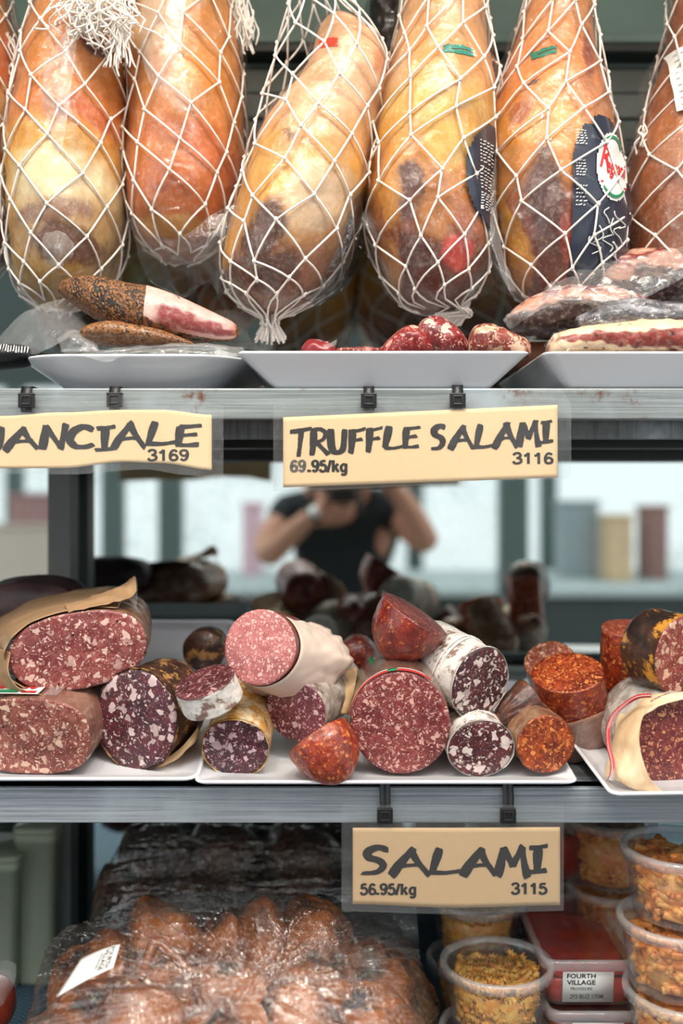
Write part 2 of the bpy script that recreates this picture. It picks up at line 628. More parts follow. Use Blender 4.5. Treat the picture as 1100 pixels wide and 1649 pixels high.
structure(bx('floor', (-4.5, -5.2, -0.06), (4.5, 1.5, 0.0), M['shop_floor']))
YW = -4.6
structure(bx('wall_front', (-4.5, YW - 0.12, 2.2), (4.5, YW, 3.6), M['shop_dark']))
structure(bx('trim_1', (-4.5, YW - 0.12, 0.0), (4.5, YW, 0.75), M['shop_wall']))
wi = 0
for xa, xb in ((-4.5, -2.45), (-2.45, -1.25), (-1.25, 0.55), (0.55, 1.55), (1.55, 3.1), (3.1, 4.5)):
    wi += 1
    w = structure(bx('window_%d' % wi, (xa + 0.06, YW - 0.07, 0.75), (xb - 0.06, YW - 0.06, 2.2), M['glass']))
    for (a, b) in (((xa, YW - 0.11, 0.75), (xa + 0.06, YW - 0.01, 2.2)), ((xb - 0.06, YW - 0.11, 0.75), (xb, YW - 0.01, 2.2)), ((xa + 0.06, YW - 0.1, 1.80), (xb - 0.06, YW - 0.03, 1.84))):
        bx('window_frame', a, b, M['frame'], w)
# square columns between case and windows
for i, (px0, px1, lab) in enumerate(((162, 195, 'grey-green square shop column at the far left of the reflection'), (254, 291, 'grey-green square shop column right of the slimmer one'), (806, 852, 'grey-green square shop column on the right of the reflection'))):
    Yv = 4.3
    x0, x1 = (px0 - 550) / F * Yv, (px1 - 550) / F * Yv
    yy = 2 * MIR - Yv
    structure(bx('trim_%d' % (i + 2), (x0, yy - 0.10, 0.0), (x1, yy, 3.4), M['frame'], None, 0.004))
# things on the far side of the shop
for k, (px, py0, py1, w_, Yv, colr, lab) in enumerate((
        (1000, 835, 862, 40, 5.2, (214, 184, 146), 'tan carton on the counter across the shop'),
        (1060, 820, 870, 34, 5.3, (150, 110, 104), 'dark red carton on the counter across the shop'),
        (935, 812, 880, 60, 5.4, (150, 160, 164), 'grey machine on the counter across the shop'),
        (60, 800, 890, 90, 5.0, (170, 130, 128), 'pinkish red crate stacked across the shop at the left'),
        (20, 850, 905, 120, 4.9, (200, 184, 172), 'pale box in front of the pinkish crate'),
        (405, 815, 850, 30, 5.6, (228, 186, 196), 'pink poster board leaning by the shop window'))):
    a = P(px - w_ / 2, py1, Yv)
    b = P(px + w_ / 2, py0, Yv)
    y = 2 * MIR - Yv
    m_ = plain('shop_item', C(*colr), 0.6, var=0.15, vs=5)
    t = root('shop_box', ((a.x + b.x) / 2, y, 0), lab, 'box')
    bx('box_body', (a.x, y - 0.2, 0.94), (b.x, y, b.z), m_, t, 0.01)
    bx('box_lid', (a.x - 0.01, y - 0.21, b.z), (b.x + 0.01, y + 0.01, b.z + 0.02), m_, t, 0.005)
ct = root('shop_counter', (0.5, -2.6, 0), 'long pale counter across the shop under the windows', 'counter')
bx('counter_top', (-3.0, -3.2, 0.90), (3.6, -2.0, 0.94), M['shop_wall'], ct, 0.01)
bx('counter_front', (-2.95, -3.15, 0.0), (3.55, -2.05, 0.90), M['shop_dark'], ct)


# ------------------------------------------------------------------ lofted shapes measured in the photograph
class Loft:
    """body with silhouette rows (pos, lo, hi): 'v' = rows of the picture, 'h' = columns; placed at depth Y with its own half-thickness"""

    def __init__(s, tab, Y, dep, o='v', sup=1.0, amp=0.0, sc=20.0, seed=0.0, amp2=0.0, sc2=70.0, dpow=0.8):
        s.tab = sorted(tab)
        s.Y, s.dep, s.o, s.sup, s.amp, s.sc, s.seed, s.amp2, s.sc2 = Y, dep, o, sup, amp, sc, seed, amp2, sc2
        s.rm = max((b - a) / 2 for _, a, b in s.tab)
        s.t0, s.t1 = s.tab[0][0], s.tab[-1][0]
        s.dpow = dpow

    def cr(s, t):
        T = s.tab
        t = max(s.t0, min(s.t1, t))
        i = 0
        while i < len(T) - 2 and t > T[i + 1][0]:
            i += 1
        a, b = T[i], T[i + 1]
        f = (t - a[0]) / (b[0] - a[0])
        p = T[max(0, i - 1)]
        q = T[min(len(T) - 1, i + 2)]
        h = b[0] - a[0]

        def her(k):
            m0 = (b[k] - p[k]) / max(1e-6, b[0] - p[0]) * h
            m1 = (q[k] - a[k]) / max(1e-6, q[0] - a[0]) * h
            f2, f3 = f * f, f * f * f
            return (2 * f3 - 3 * f2 + 1) * a[k] + (f3 - 2 * f2 + f) * m0 + (-2 * f3 + 3 * f2) * b[k] + (f3 - f2) * m1
        lo, hi = her(1), her(2)
        return (lo + hi) / 2, max(0.5, (hi - lo) / 2)

    def pt(s, t, th, off=0.0, rough=True):
        c, r = s.cr(t)
        sn, cs = math.sin(th), math.cos(th)
        if s.sup != 1.0:
            sn = math.copysign(abs(sn) ** s.sup, sn)
            cs = math.copysign(abs(cs) ** s.sup, cs)
        ry = s.dep * (r / s.rm) ** s.dpow
        k = s.Y / F
        lat = c + (r + off / k) * sn
        q = P(lat, t, s.Y) if s.o == 'v' else P(t, lat, s.Y)
        q.y = s.Y - (ry + off) * cs
        if rough and s.amp:
            o = Vector((s.seed * 7.7, s.seed * 3.3, s.seed))
            d = s.amp * noise.noise(q * s.sc + o)
            if s.amp2:
                d += s.amp2 * noise.noise(q * s.sc2 + o)
            lv = Vector((sn, -cs, 0)) if s.o == 'v' else Vector((0, -cs, -sn))
            q += lv * d
        return q

    def front(s, px, py, off=0.0):
        t, l = (py, px) if s.o == 'v' else (px, py)
        c, r = s.cr(t)
        x = max(-0.999, min(0.999, (l - c) / r))
        if s.sup != 1.0:
            x = math.copysign(abs(x) ** (1 / s.sup), x)
        return s.pt(t, math.asin(x), off)

    def mesh(s, nt, nth, colfn=None, off=0.0, offn=None, t0=None, t1=None, ends=True):
        t0 = s.t0 if t0 is None else t0
        t1 = s.t1 if t1 is None else t1
        m = MB()
        rows = []
        col = []
        for i in range(nt + 1):
            u = i / nt
            u = 0.5 - 0.5 * math.cos(PI * u) if ends else u
            u = 0.5 * u + 0.5 * i / nt
            t = t0 + (t1 - t0) * u
            rr = []
            for j in range(nth):
                th = 2 * PI * j / nth - PI
                o = off + (offn(t, th) if offn else 0)
                q = s.pt(t, th, o)
                rr.append(q)
                if colfn:
                    c, r = s.cr(t)
                    l = c + r * math.sin(th)
                    col.append(colfn(*((l, t) if s.o == 'v' else (t, l)), math.cos(th), q))
            rows.append(rr)
        m.grid(rows, True)
        if ends:
            m.cap(list(range(nth)))
            m.cap(list(range(nt * nth, nt * nth + nth)))
            if colfn:
                col += [col[0], col[nt * nth]]
        m.c = col
        return m

    def decal(s, px0, px1, py0, py1, nu, nv, off=0.0015, inside=None):
        m = MB()
        rows = [[s.front(px0 + (px1 - px0) * j / nu, py0 + (py1 - py0) * i / nv, off) for j in range(nu + 1)] for i in range(nv + 1)]
        m.grid(rows)
        if inside:
            fs = []
            for k, f in enumerate(m.f):
                i, j = divmod(k, nu)
                if inside((j + 0.5) / nu * 2 - 1, (i + 0.5) / nv * 2 - 1):
                    fs.append(f)
            m.f = fs
        return m


def text_px(txt, x0, y0, x1, y1, bold=0.0, shear=0.0, res=2):
    """outline text as triangles fitted to a pixel box; returns (points, faces)"""
    cu = D.curves.new('t', 'FONT')
    cu.body = txt
    cu.size = 1
    cu.offset = bold
    cu.shear = shear
    cu.resolution_u = res
    ob = D.objects.new('t', cu)
    COL.objects.link(ob)
    dg = bpy.context.evaluated_depsgraph_get()
    me = D.meshes.new_from_object(ob.evaluated_get(dg))
    vs = [v.co.copy() for v in me.vertices]
    fs = [tuple(p.vertices) for p in me.polygons]
    D.objects.remove(ob)
    D.curves.remove(cu)
    D.meshes.remove(me)
    ax, bx_ = min(v.x for v in vs), max(v.x for v in vs)
    ay, by = min(v.y for v in vs), max(v.y for v in vs)
    return [(x0 + (v.x - ax) / (bx_ - ax) * (x1 - x0), y1 - (v.y - ay) / (by - ay) * (y1 - y0)) for v in vs], fs


# ------------------------------------------------------------------ hanging hams
def make_net(env, rows, n, seed, twist=0.0, r=0.00115, jit=0.16):
    rnd = random.Random(seed)
    m = MB()
    K = {}
    for j, py in enumerate(rows):
        for i in range(n):
            K[j, i] = (py + rnd.uniform(-1, 1) * 0.16 * (rows[1] - rows[0]), 2 * PI * (i + 0.5 * (j % 2)) / n + rnd.uniform(-jit, jit) + twist * j)
    for j in range(len(rows) - 1):
        for i in range(n):
            for d in ((0, -1) if j % 2 == 0 else (0, 1)):
                a = K[j, i]
                i2 = (i + d) % n
                b = list(K[j + 1, i2])
                while b[1] - a[1] > PI:
                    b[1] -= 2 * PI
                while b[1] - a[1] < -PI:
                    b[1] += 2 * PI
                m.tube([env.pt(a[0] + (b[0] - a[0]) * u, a[1] + (b[1] - a[1]) * u, 0.0035) for u in (0, 0.25, 0.5, 0.75, 1)], r, 5)
    for (j, i), (py, th) in K.items():
        if 0 < j < len(rows) - 1:
            m.tube([env.pt(py - 3.5, th, 0.004), env.pt(py, th, 0.005), env.pt(py + 3.5, th, 0.004)], [r * 1.1, r * 1.9, r * 1.1], 5)
    return m


def tuft(c, h, w, nstr, seed, r=0.001):
    rnd = random.Random(seed)
    m = MB()
    c = Vector(c)
    for k in range(nstr):
        p = c + Vector((rnd.uniform(-w, w), rnd.uniform(-w, w) * 0.6, rnd.uniform(-0.2, 0.2) * h))
        pts = [p]
        for s in range(5):
            p = p + Vector((rnd.uniform(-w, w) * 0.5, rnd.uniform(-w, w) * 0.4, -h / 5 * rnd.uniform(0.4, 1.3)))
            pts.append(p)
        m.tube([cat(pts, u / 12) for u in range(13)], r, 5)
    return m


PEACH, ORANGE, YEL = C(233, 182, 140), C(226, 150, 88), C(232, 172, 72)
CREAM, DKM, PURP, RED = C(236, 214, 176), C(88, 44, 34), C(80, 40, 42), C(150, 44, 38)
BROWN = C(150, 96, 58)


def ham_col(stops, patches, seed, sat=0.74):
    def fn(px, py, cs, q):
        o = Vector((seed * 2.3, seed, 0))
        wob = 26 * noise.noise(q * 14 + o) + 10 * noise.noise(q * 45 + o)
        y = py + wob
        c = stops[0][1]
        for (a, ca), (b, cb) in zip(stops, stops[1:]):
            if y >= a:
                c = mixc(ca, cb, sm(y, a, b))
        w2 = 0.42 * noise.noise(q * 24 + o * 2) + 0.24 * noise.noise(q * 70 + o) + 0.14 * noise.noise(q * 190 + o)
        for (x, yy, rx, ry, ang, colr, amt) in patches:
            if cs < -0.05:
                continue
            ca, sa = math.cos(ang), math.sin(ang)
            dx, dy = px - x, py - yy
            u, v = (dx * ca + dy * sa) / rx, (-dx * sa + dy * ca) / ry
            d = math.sqrt(u * u + v * v) + w2
            c = mixc(c, colr, amt * (1 - sm(d, 0.65, 1.15)))
        f = 0.86 + 0.22 * noise.noise(q * 24 + o) + 0.10 * noise.noise(q * 80 + o)
        return (c[0] * f, c[1] * f * 0.93, c[2] * f * sat, 1)
    return fn


YH = 1.13
HAMS = [
    dict(lab='leftmost netted ham, cut off by the edge of the picture', Y=1.14,
         tab=[(-80, -120, 0), (0, -140, 8), (60, -150, 22), (120, -155, 33), (200, -160, 36), (300, -165, 16), (370, -160, 12), (420, -145, -2), (455, -120, -35), (470, -95, -60)],
         stops=[(0, ORANGE), (130, C(214, 120, 70)), (200, C(205, 160, 110)), (330, C(170, 120, 70)), (400, DKM)], pat=[(10, 385, 12, 40, 0, RED, .9)], tw=0.08),
    dict(lab='netted ham with a large cream fat patch, second from left', Y=YH,
         tab=[(-80, 80, 196), (0, 66, 203), (60, 52, 206), (120, 39, 206), (180, 28, 206), (240, 21, 205), (300, 17, 204), (360, 18, 201), (410, 22, 193), (450, 30, 176), (478, 44, 150), (495, 66, 110)],
         stops=[(-60, C(222, 190, 160)), (60, C(214, 140, 84)), (120, C(224, 140, 62)), (215, C(222, 132, 60)), (260, YEL), (330, CREAM), (380, C(206, 170, 130)), (440, C(180, 140, 80))],
         pat=[(182, 112, 22, 14, .2, C(64, 34, 24), .9), (165, 215, 40, 18, .6, C(196, 92, 44), .8), (115, 310, 72, 42, 0, C(240, 224, 196), .95), (80, 265, 30, 20, 0, C(226, 160, 60), .9),
              (40, 330, 16, 90, 0, C(232, 176, 76), .85), (122, 374, 62, 20, -.15, C(126, 74, 70), .7), (138, 414, 50, 34, 0, C(92, 42, 36), .85), (40, 430, 22, 40, 0, C(206, 160, 90), .9)], tw=0.08),
    dict(lab='orange-skinned netted ham wrapped in milky film, third from left', Y=1.15,
         tab=[(-80, 238, 362), (0, 222, 374), (60, 216, 381), (120, 212, 386), (180, 208, 390), (240, 206, 391), (300, 207, 387), (340, 211, 378), (375, 222, 360), (400, 240, 338), (415, 262, 312)],
         stops=[(-60, C(224, 170, 124)), (60, C(226, 152, 84)), (180, C(226, 148, 72)), (250, C(224, 138, 70)), (330, C(204, 110, 62)), (400, C(176, 104, 60))],
         pat=[(250, 60, 34, 70, 0, C(232, 196, 162), .8), (300, 55, 10, 14, 0, C(170, 80, 50), .5), (350, 270, 46, 36, .5, C(196, 100, 58), .8), (290, 250, 60, 20, 0, C(206, 110, 66), .6), (280, 335, 16, 8, 0, C(150, 66, 44), .7), (300, 385, 60, 14, 0, C(200, 150, 90), .8)], tw=0.15),
    dict(lab='netted ham hanging aslant with its rounded shank end in view and a small red mark', Y=1.10, knob=True, sat=0.90,
         tab=[(26, 531, 553), (36, 521, 570), (50, 513, 586), (75, 505, 606), (100, 496, 618), (130, 481, 621), (160, 460, 616), (200, 432, 609), (250, 409, 600), (300, 391, 592), (350, 374, 578), (400, 363, 562), (440, 362, 540), (475, 376, 512), (496, 398, 482), (507, 424, 454)],
         net=[(-250, 494, 506), (-60, 486, 514), (0, 470, 546), (40, 462, 588), (90, 448, 618), (140, 432, 622), (200, 418, 612), (250, 402, 602), (300, 388, 595), (350, 371, 582), (400, 361, 568), (440, 360, 548), (475, 374, 518), (498, 398, 476), (512, 424, 446), (530, 428, 442)],
         stops=[(20, C(232, 186, 144)), (180, C(236, 190, 148)), (250, C(232, 172, 106)), (320, YEL), (400, C(200, 140, 70)), (450, C(126, 76, 48))],
         pat=[(612, 118, 14, 26, .3, C(206, 140, 96), .9), (464, 258, 22, 13, .2, C(112, 56, 32), .85), (430, 280, 40, 50, .5, C(232, 178, 84), .8), (520, 350, 55, 70, .5, C(230, 204, 168), .85), (385, 380, 22, 60, .4, C(222, 160, 66), .9),
              (430, 400, 34, 52, .5, C(78, 42, 36), .9), (450, 462, 60, 26, -.3, C(82, 42, 32), .85), (400, 458, 26, 28, 0, C(88, 52, 40), .8), (530, 440, 40, 60, .4, C(206, 150, 110), .5)], tw=0.15, tail=(435, 505, 46)),
    dict(lab='netted ham with a teal ink mark and a navy label edge on its right', Y=1.11,
         tab=[(-80, 660, 768), (0, 652, 777), (60, 641, 784), (120, 626, 796), (150, 612, 800), (180, 604, 798), (240, 592, 792), (300, 586, 786), (350, 588, 786), (400, 600, 786), (440, 617, 780), (475, 642, 762), (497, 670, 738), (507, 690, 718)],
         stops=[(-80, C(232, 178, 140)), (70, C(234, 180, 140)), (140, C(234, 170, 116)), (190, C(232, 186, 110)), (225, YEL), (300, C(222, 150, 66)), (390, C(160, 84, 44)), (450, C(104, 48, 38))],
         pat=[(655, 345, 24, 52, -.1, C(92, 40, 34), .95), (620, 330, 16, 70, -.1, C(224, 158, 72), .8), (690, 380, 34, 44, .1, C(196, 134, 66), .6), (722, 430, 28, 24, -.5, C(214, 62, 54), 1.0), (660, 440, 46, 40, .4, C(84, 34, 30), .9), (625, 430, 14, 46, -.4, C(206, 140, 66), .8), (715, 270, 44, 36, 0, C(238, 196, 110), .8), (640, 140, 14, 40, .3, C(226, 200, 178), .5)], tw=-0.15, tail=(748, 492, 34)),
    dict(lab='netted ham with a navy label carrying a white oval with red script, on the right', Y=1.12,
         tab=[(-80, 862, 932), (0, 850, 948), (60, 836, 955), (120, 817, 965), (180, 793, 978), (240, 781, 988), (300, 779, 996), (360, 785, 1000), (410, 800, 998), (450, 820, 985), (480, 846, 960), (497, 876, 930)],
         stops=[(-80, C(224, 158, 118)), (60, C(226, 156, 110)), (130, C(224, 138, 90)), (190, C(224, 140, 72)), (240, C(226, 150, 56)), (300, C(214, 140, 66)), (380, C(140, 66, 40)), (450, C(104, 46, 34))],
         pat=[(842, 172, 9, 3, -.2, C(80, 40, 30), 1.0), (930, 130, 12, 50, .1, C(130, 62, 62), .8), (822, 215, 18, 22, .2, C(170, 84, 50), .8), (860, 240, 34, 36, .1, C(232, 158, 58), .8), (858, 370, 30, 90, -.15, C(84, 38, 30), .95), (815, 400, 16, 90, -.35, C(222, 156, 66), .95), (894, 420, 16, 50, -.2, C(164, 60, 44), .9), (935, 200, 30, 50, 0, C(214, 140, 100), .7)], tw=-0.15),
    dict(lab='brown netted ham with white paper labels, cut off by the right edge of the picture', Y=1.13,
         tab=[(-80, 1098, 1200), (0, 1084, 1206), (60, 1076, 1214), (120, 1062, 1224), (200, 1038, 1240), (260, 1020, 1248), (320, 1010, 1252), (400, 1006, 1250), (440, 1014, 1240), (475, 1036, 1216), (495, 1075, 1180)],
         stops=[(-80, C(200, 130, 90)), (100, C(180, 104, 64)), (300, C(170, 96, 56)), (420, C(140, 80, 50))], pat=[(1060, 260, 30, 60, 0, C(196, 124, 74), .6)], tw=-0.1),
]


def build_ham(i, h):
    L = Loft(h['tab'], h['Y'], 0.088, 'v', 1.0, 0.006, 13.0, i + 1.0, 0.0018, 45)
    cx, _ = L.cr(L.t1)
    b = P(cx, L.t1, h['Y'])
    r = root('hanging_ham', b, h['lab'], 'ham', 'netted hams hanging along the top of the case')
    m = L.mesh(170, 180, ham_col(h['stops'], h['pat'], i + 0.5, h.get('sat', 0.72)))
    m.build('cured_leg', M['ham'], r, col=m.c)
    # vacuum bag with seam flaps
    rnd = random.Random(i + 40)
    fl = rnd.uniform(0.010, 0.016)
    T0 = L.t0

    def bag(t, th):
        q = L.pt(t, th, 0, False)
        o = 0.0022 + 0.0028 * (0.5 - abs(noise.noise(q * 30 + Vector((i, 0, 0)))) * 1.6)
        for s in (-1, 1):
            o += fl * math.exp(-((th - s * PI * 0.52) / 0.10) ** 2) * (0.5 + 0.8 * noise.noise(Vector((t * 0.012, s * 3, i))))
        k1 = math.exp(-(noise.noise(q * 22 + Vector((i * 3, 1, 0))) / 0.07) ** 2)
        k2 = math.exp(-(noise.noise(Vector((q.x * 60, q.y * 60, q.z * 26)) + Vector((0, i * 5, 2))) / 0.09) ** 2)
        o += 0.0022 * k1 + 0.0014 * k2
        return max(0.001, o)
    m = L.mesh(230, 230, None, 0.0, bag)
    m.build('vacuum_bag', M['bag'], r)
    # net
    c0, _ = L.cr(L.t0)
    if 'net' in h:
        nt = h['net']
    else:
        nt = [(-330, c0 - 5, c0 + 5), (-190, c0 - 22, c0 + 22)] + [(a, lo - 2, hi + 2) for a, lo, hi in h['tab'][:-1]] + [(h['tab'][-1][0] + 4, h['tab'][-1][1] + 4, h['tab'][-1][2] - 4)]
        if 'tail' in h:
            nt.append((h['tail'][1] + 18, h['tail'][0] - 6, h['tail'][0] + 6))
    E = Loft(nt, h['Y'], 0.09, 'v', dpow=0.8)
    rows = []
    y = nt[0][0]
    k = 0
    while y < nt[-1][0]:
        rows.append(y)
        y += 46 if y < 430 else 26
    rows.append(nt[-1][0])
    make_net(E, rows, 9, i * 11 + 3, h['tw']).build('netting', M['net'], r)
    top = E.pt(nt[0][0], 0, 0)
    top.y = h['Y']
    hk = [top, top + Vector((0, 0, 0.01)), Vector((top.x, 1.10 + 0.014, EYE + 0.81)), Vector((top.x, 1.10, EYE + 0.8165)), Vector((top.x, 1.10 - 0.016, EYE + 0.805))]
    MB().tube([cat(hk, u / 16) for u in range(17)], 0.0022, 6).build('hook', M['steel'], r)
    if 'tail' in h:
        x, yy, ln_ = h['tail']
        c = P(x, yy, h['Y'])
        dx = -0.012 if i == 4 else 0
        mm = MB()
        rd = random.Random(i)
        for k in range(46):
            a = rd.uniform(0, 2 * PI)
            w = 0.006 + 0.004 * rd.random()
            l_ = ln_ / F * h['Y'] * rd.uniform(0.75, 1.05)
            p0 = c + Vector((math.cos(a) * w * 0.7, math.sin(a) * w * 0.7, 0.004))
            p1 = c + Vector((math.cos(a) * w + dx * 0.6, math.sin(a) * w, -l_ * 0.5))
            p2 = c + Vector((math.cos(a) * w * 1.9 + dx * 1.8, math.sin(a) * w * 1.6, -l_))
            mm.tube([p0, p1, p2], 0.0011, 5)
        mm.build('net_tail', M['net'], r)
    return L, r


HL = [build_ham(i, h) for i, h in enumerate(HAMS)]
# bunched netting at the tops
for i, spots in ((0, [((6, 62), 0.05, 0.012, 26)]), (1, [((160, -6), 0.05, 0.030, 90), ((194, 40), 0.045, 0.008, 22)]), (2, [((385, -6), 0.06, 0.010, 26), ((398, 20), 0.035, 0.006, 16)]), (6, [((1046, 205), 0.03, 0.010, 26)])):
    for k, ((x, y), h_, w_, n_) in enumerate(spots):
        L, r = HL[i]
        tuft(P(x, y, HAMS[i]['Y'] - (0.085 if i == 1 else 0.02)), h_, w_, n_, i * 5 + k).build('net_tuft', M['net'], r)
# extra film: loose bag ends
for i, ctrl, mt in (
    (1, [[(130, 20, 1.05), (100, 60, 1.04), (70, 100, 1.06)], [(118, 110, 1.035), (96, 110, 1.03), (62, 130, 1.05)], [(108, 190, 1.03), (90, 200, 1.03), (78, 210, 1.04)], [(100, 240, 1.03), (92, 245, 1.03), (86, 240, 1.035)]], 'film_milky'),
    (1, [[(70, 375, 1.03), (95, 372, 1.02), (120, 392, 1.03)], [(66, 395, 1.025), (92, 400, 1.01), (118, 412, 1.025)], [(72, 425, 1.03), (95, 432, 1.02), (100, 430, 1.03)]], 'film_milky'),
    (2, [[(230, -10, 1.07), (262, -10, 1.05), (300, -10, 1.05)], [(225, 60, 1.06), (262, 60, 1.04), (292, 70, 1.04)], [(240, 130, 1.05), (268, 130, 1.04), (300, 130, 1.04)], [(282, 180, 1.05), (292, 180, 1.045), (312, 176, 1.05)]], 'film_milky'),
    (2, [[(212, 350, 1.08), (280, 385, 1.04), (350, 340, 1.06), (392, 330, 1.07)], [(220, 400, 1.08), (285, 430, 1.05), (340, 390, 1.05), (380, 380, 1.06)], [(240, 450, 1.10), (290, 470, 1.07), (330, 440, 1.06), (356, 440, 1.07)], [(270, 470, 1.11), (300, 478, 1.09), (335, 455, 1.07), (352, 476, 1.07)]], 'film'),
    (4, [[(598, 330, 1.09), (588, 340, 1.08), (576, 352, 1.09)], [(602, 350, 1.08), (592, 362, 1.07), (580, 366, 1.08)], [(618, 390, 1.08), (604, 385, 1.08), (598, 378, 1.09)]], 'film_milky'),
    (5, [[(800, 165, 1.08), (788, 180, 1.07), (780, 196, 1.08)], [(800, 330, 1.07), (786, 330, 1.06), (776, 330, 1.07)], [(806, 390, 1.06), (792, 395, 1.05), (774, 380, 1.07)], [(830, 470, 1.06), (818, 465, 1.05), (806, 440, 1.07)]], 'film_milky'),
    (3, [[(592, 280, 1.14), (590, 300, 1.07), (570, 320, 1.05)], [(586, 380, 1.14), (570, 390, 1.06), (548, 390, 1.05)], [(565, 450, 1.14), (545, 450, 1.07), (520, 448, 1.05)], [(520, 492, 1.12), (505, 490, 1.08), (490, 480, 1.06)]], 'dark_bag'),
):
    L, r = HL[i]
    patch([[P(*c) for c in row] for row in ctrl], 26, 26, 0.002, 50, i, 0.003, 45).build('loose_film', M[mt], r)


# stamped ink marks on the skins
for i, a0, a1, b0, b1, cc, sk in ((3, 513, 544, 89, 113, C(224, 58, 32), 0.45), (4, 702, 753, 118, 138, C(18, 126, 108), -0.05), (5, 843, 877, 113, 132, C(20, 112, 84), -0.3)):
    L, r = HL[i]
    L.decal(a0, a1, b0, b1, 40, 26, 0.0010, lambda u, v, sk=sk, i=i: abs(v - sk * u * 0.8) + 0.22 * noise.noise(Vector((u * 4, v * 3, i))) < 0.78 - 0.16 * abs(u) and not (i != 3 and abs(v - sk * u * .8 + 0.1 * math.sin(u * 4)) < 0.09 and u > -0.5)).build('ink_mark', plain('ink_stamp', cc, 0.5, var=0.25, vs=150), r)


# labels on the hams
def on_surf(L, pts, fs, off):
    m = MB()
    m.add([L.front(x, y, off) for x, y in pts], fs)
    return m


def scrib(L, x0, x1, y0, y1, n, seed, r, parent, off=0.0062):
    """rows of tiny printed text lines on a label"""
    rd = random.Random(seed)
    m = MB()
    for k in range(n):
        y = y0 + (y1 - y0) * k / max(1, n - 1)
        x = x0
        while x < x1 - 2:
            w = rd.uniform(2, 6)
            m.add([L.front(a, b, off) for a, b in ((x, y), (min(x1, x + w), y - w * 0.25), (min(x1, x + w), y - w * 0.25 + r), (x, y + r))], [(0, 1, 2, 3)])
            x += w + rd.uniform(1, 2.5)
    m.build('small_print', M['white_ink'], parent, smooth=False)


L4, r4 = HL[4]
lb = L4.decal(734, 779, 232, 392, 14, 40, 0.0045, lambda u, v: u > -1 + 1.5 * (v * v) ** 1.2).build('label', M['navy'], r4)
for a, b, s in ((262, 292, 1), (300, 332, 2), (340, 364, 3)):
    scrib(L4, 752, 776, a, b, 7, s, 1.6, lb)
L5, r5 = HL[5]
lb = L5.decal(893, 992, 226, 470, 34, 70, 0.0045, lambda u, v: (u + 0.02) ** 2 < 1 - max(0, -v - 0.25) ** 2 * 1.75 and not (u < -0.35 and v < -0.86 + 0 * u)).build('label', M['navy'], r5)
for a, b, s in ((255, 275, 1), (300, 322, 2), (338, 366, 3)):
    scrib(L5, 897, 914, a, b, 6, s + 5, 1.6, lb)
ov = L5.decal(930, 982, 250, 354, 24, 40, 0.0058, lambda u, v: u * u + v * v < 1).build('oval_badge', M['sticker'], lb)
for x0, y0, x1, y1, tx, mt, sh in ((934, 272, 950, 306, 'R', 'red_ink', 0.35), (945, 290, 979, 322, 'egnani', 'red_ink', 0.3)):
    pts, fs = text_px(tx, x0, y0, x1, y1, 0.02, sh)
    on_surf(L5, pts, fs, 0.0068).build('badge_script', M[mt], ov, smooth=False)
on_surf(L5, [(936, 326), (978, 328), (978, 331), (936, 329)], [(0, 1, 2, 3)], 0.0068).build('badge_underline', M['red_ink'], ov, smooth=False)
for sgn, mt in ((-1, 'green_ink'), (1, 'green_ink')):
    pts = []
    for k in range(13):
        a = PI * (0.25 + 0.5 * k / 12)
        for rr in (0.84, 0.93):
            pts.append((956 + 26 * rr * math.cos(a), 302 + sgn * 52 * rr * math.sin(a)))
    on_surf(L5, pts, [(2 * k, 2 * k + 1, 2 * k + 3, 2 * k + 2) for k in range(12)], 0.0068).build('badge_band', M[mt], ov, smooth=False)
# crumpled white lettering at the foot of the label
rd = random.Random(3)
m = MB()
for k in range(9):
    x, y = rd.uniform(925, 970), rd.uniform(365, 420)
    pts = [L5.front(x + rd.uniform(-12, 12), y + s * 8, 0.007) for s in range(4)]
    m.tube([cat(pts, u / 8) for u in range(9)], 0.0007, 5)
m.build('label_lettering', M['white_ink'], lb)
L6, r6 = HL[6]
for (a, b, c, d, s) in ((1068, 1130, 100, 215, 1), (1072, 1130, 318, 408, 2)):
    lb = L6.decal(a, b, c, d, 16, 20, 0.005).build('paper_label', M['sticker'], r6)
    rd = random.Random(s)
    m = MB()
    for k in range(9):
        y = c + 10 + (d - c - 20) * k / 8
        x = a + 6
        while x < b - 4:
            w = rd.uniform(3, 8)
            m.add([L6.front(p, q, 0.0062) for p, q in ((x, y), (x + w, y), (x + w, y + 1.2), (x, y + 1.2))], [(0, 1, 2, 3)])
            x += w + 3
    m.build('small_print', M['grey_ink'], lb, smooth=False)

# hams of the row behind, and the dark wrapped joint seen between two shanks
tb = [(-40, 596, 664), (0, 592, 668), (50, 600, 655), (90, 612, 640)]
Lb = Loft(tb, 1.24, 0.05, 'v', 1.0, 0.006, 30, 3)
r = root('wrapped_joint', P(626, 90, 1.24), 'black-wrapped joint glinting high up between the slanted ham and the teal-marked ham', 'meat')
Lb.mesh(40, 50).build('joint_body', plain('dark_joint', C(38, 34, 34), 0.3), r)
Lb.mesh(60, 70, None, 0.004, lambda t, th: 0.004 * noise.noise(Vector((math.sin(th) * 4, math.cos(th) * 4, t * 0.08)))).build('film_wrap', M['cling'], r)
rs = [Vector((P(626, -40, 1.24))), Vector((0.058, 1.2, EYE + 0.72)), Vector((0.058, 1.10, EYE + 0.805)), Vector((0.058, 1.092, EYE + 0.812))]
MB().tube([cat(rs, u / 12) for u in range(13)], 0.002, 6).build('hook', M['steel'], r)


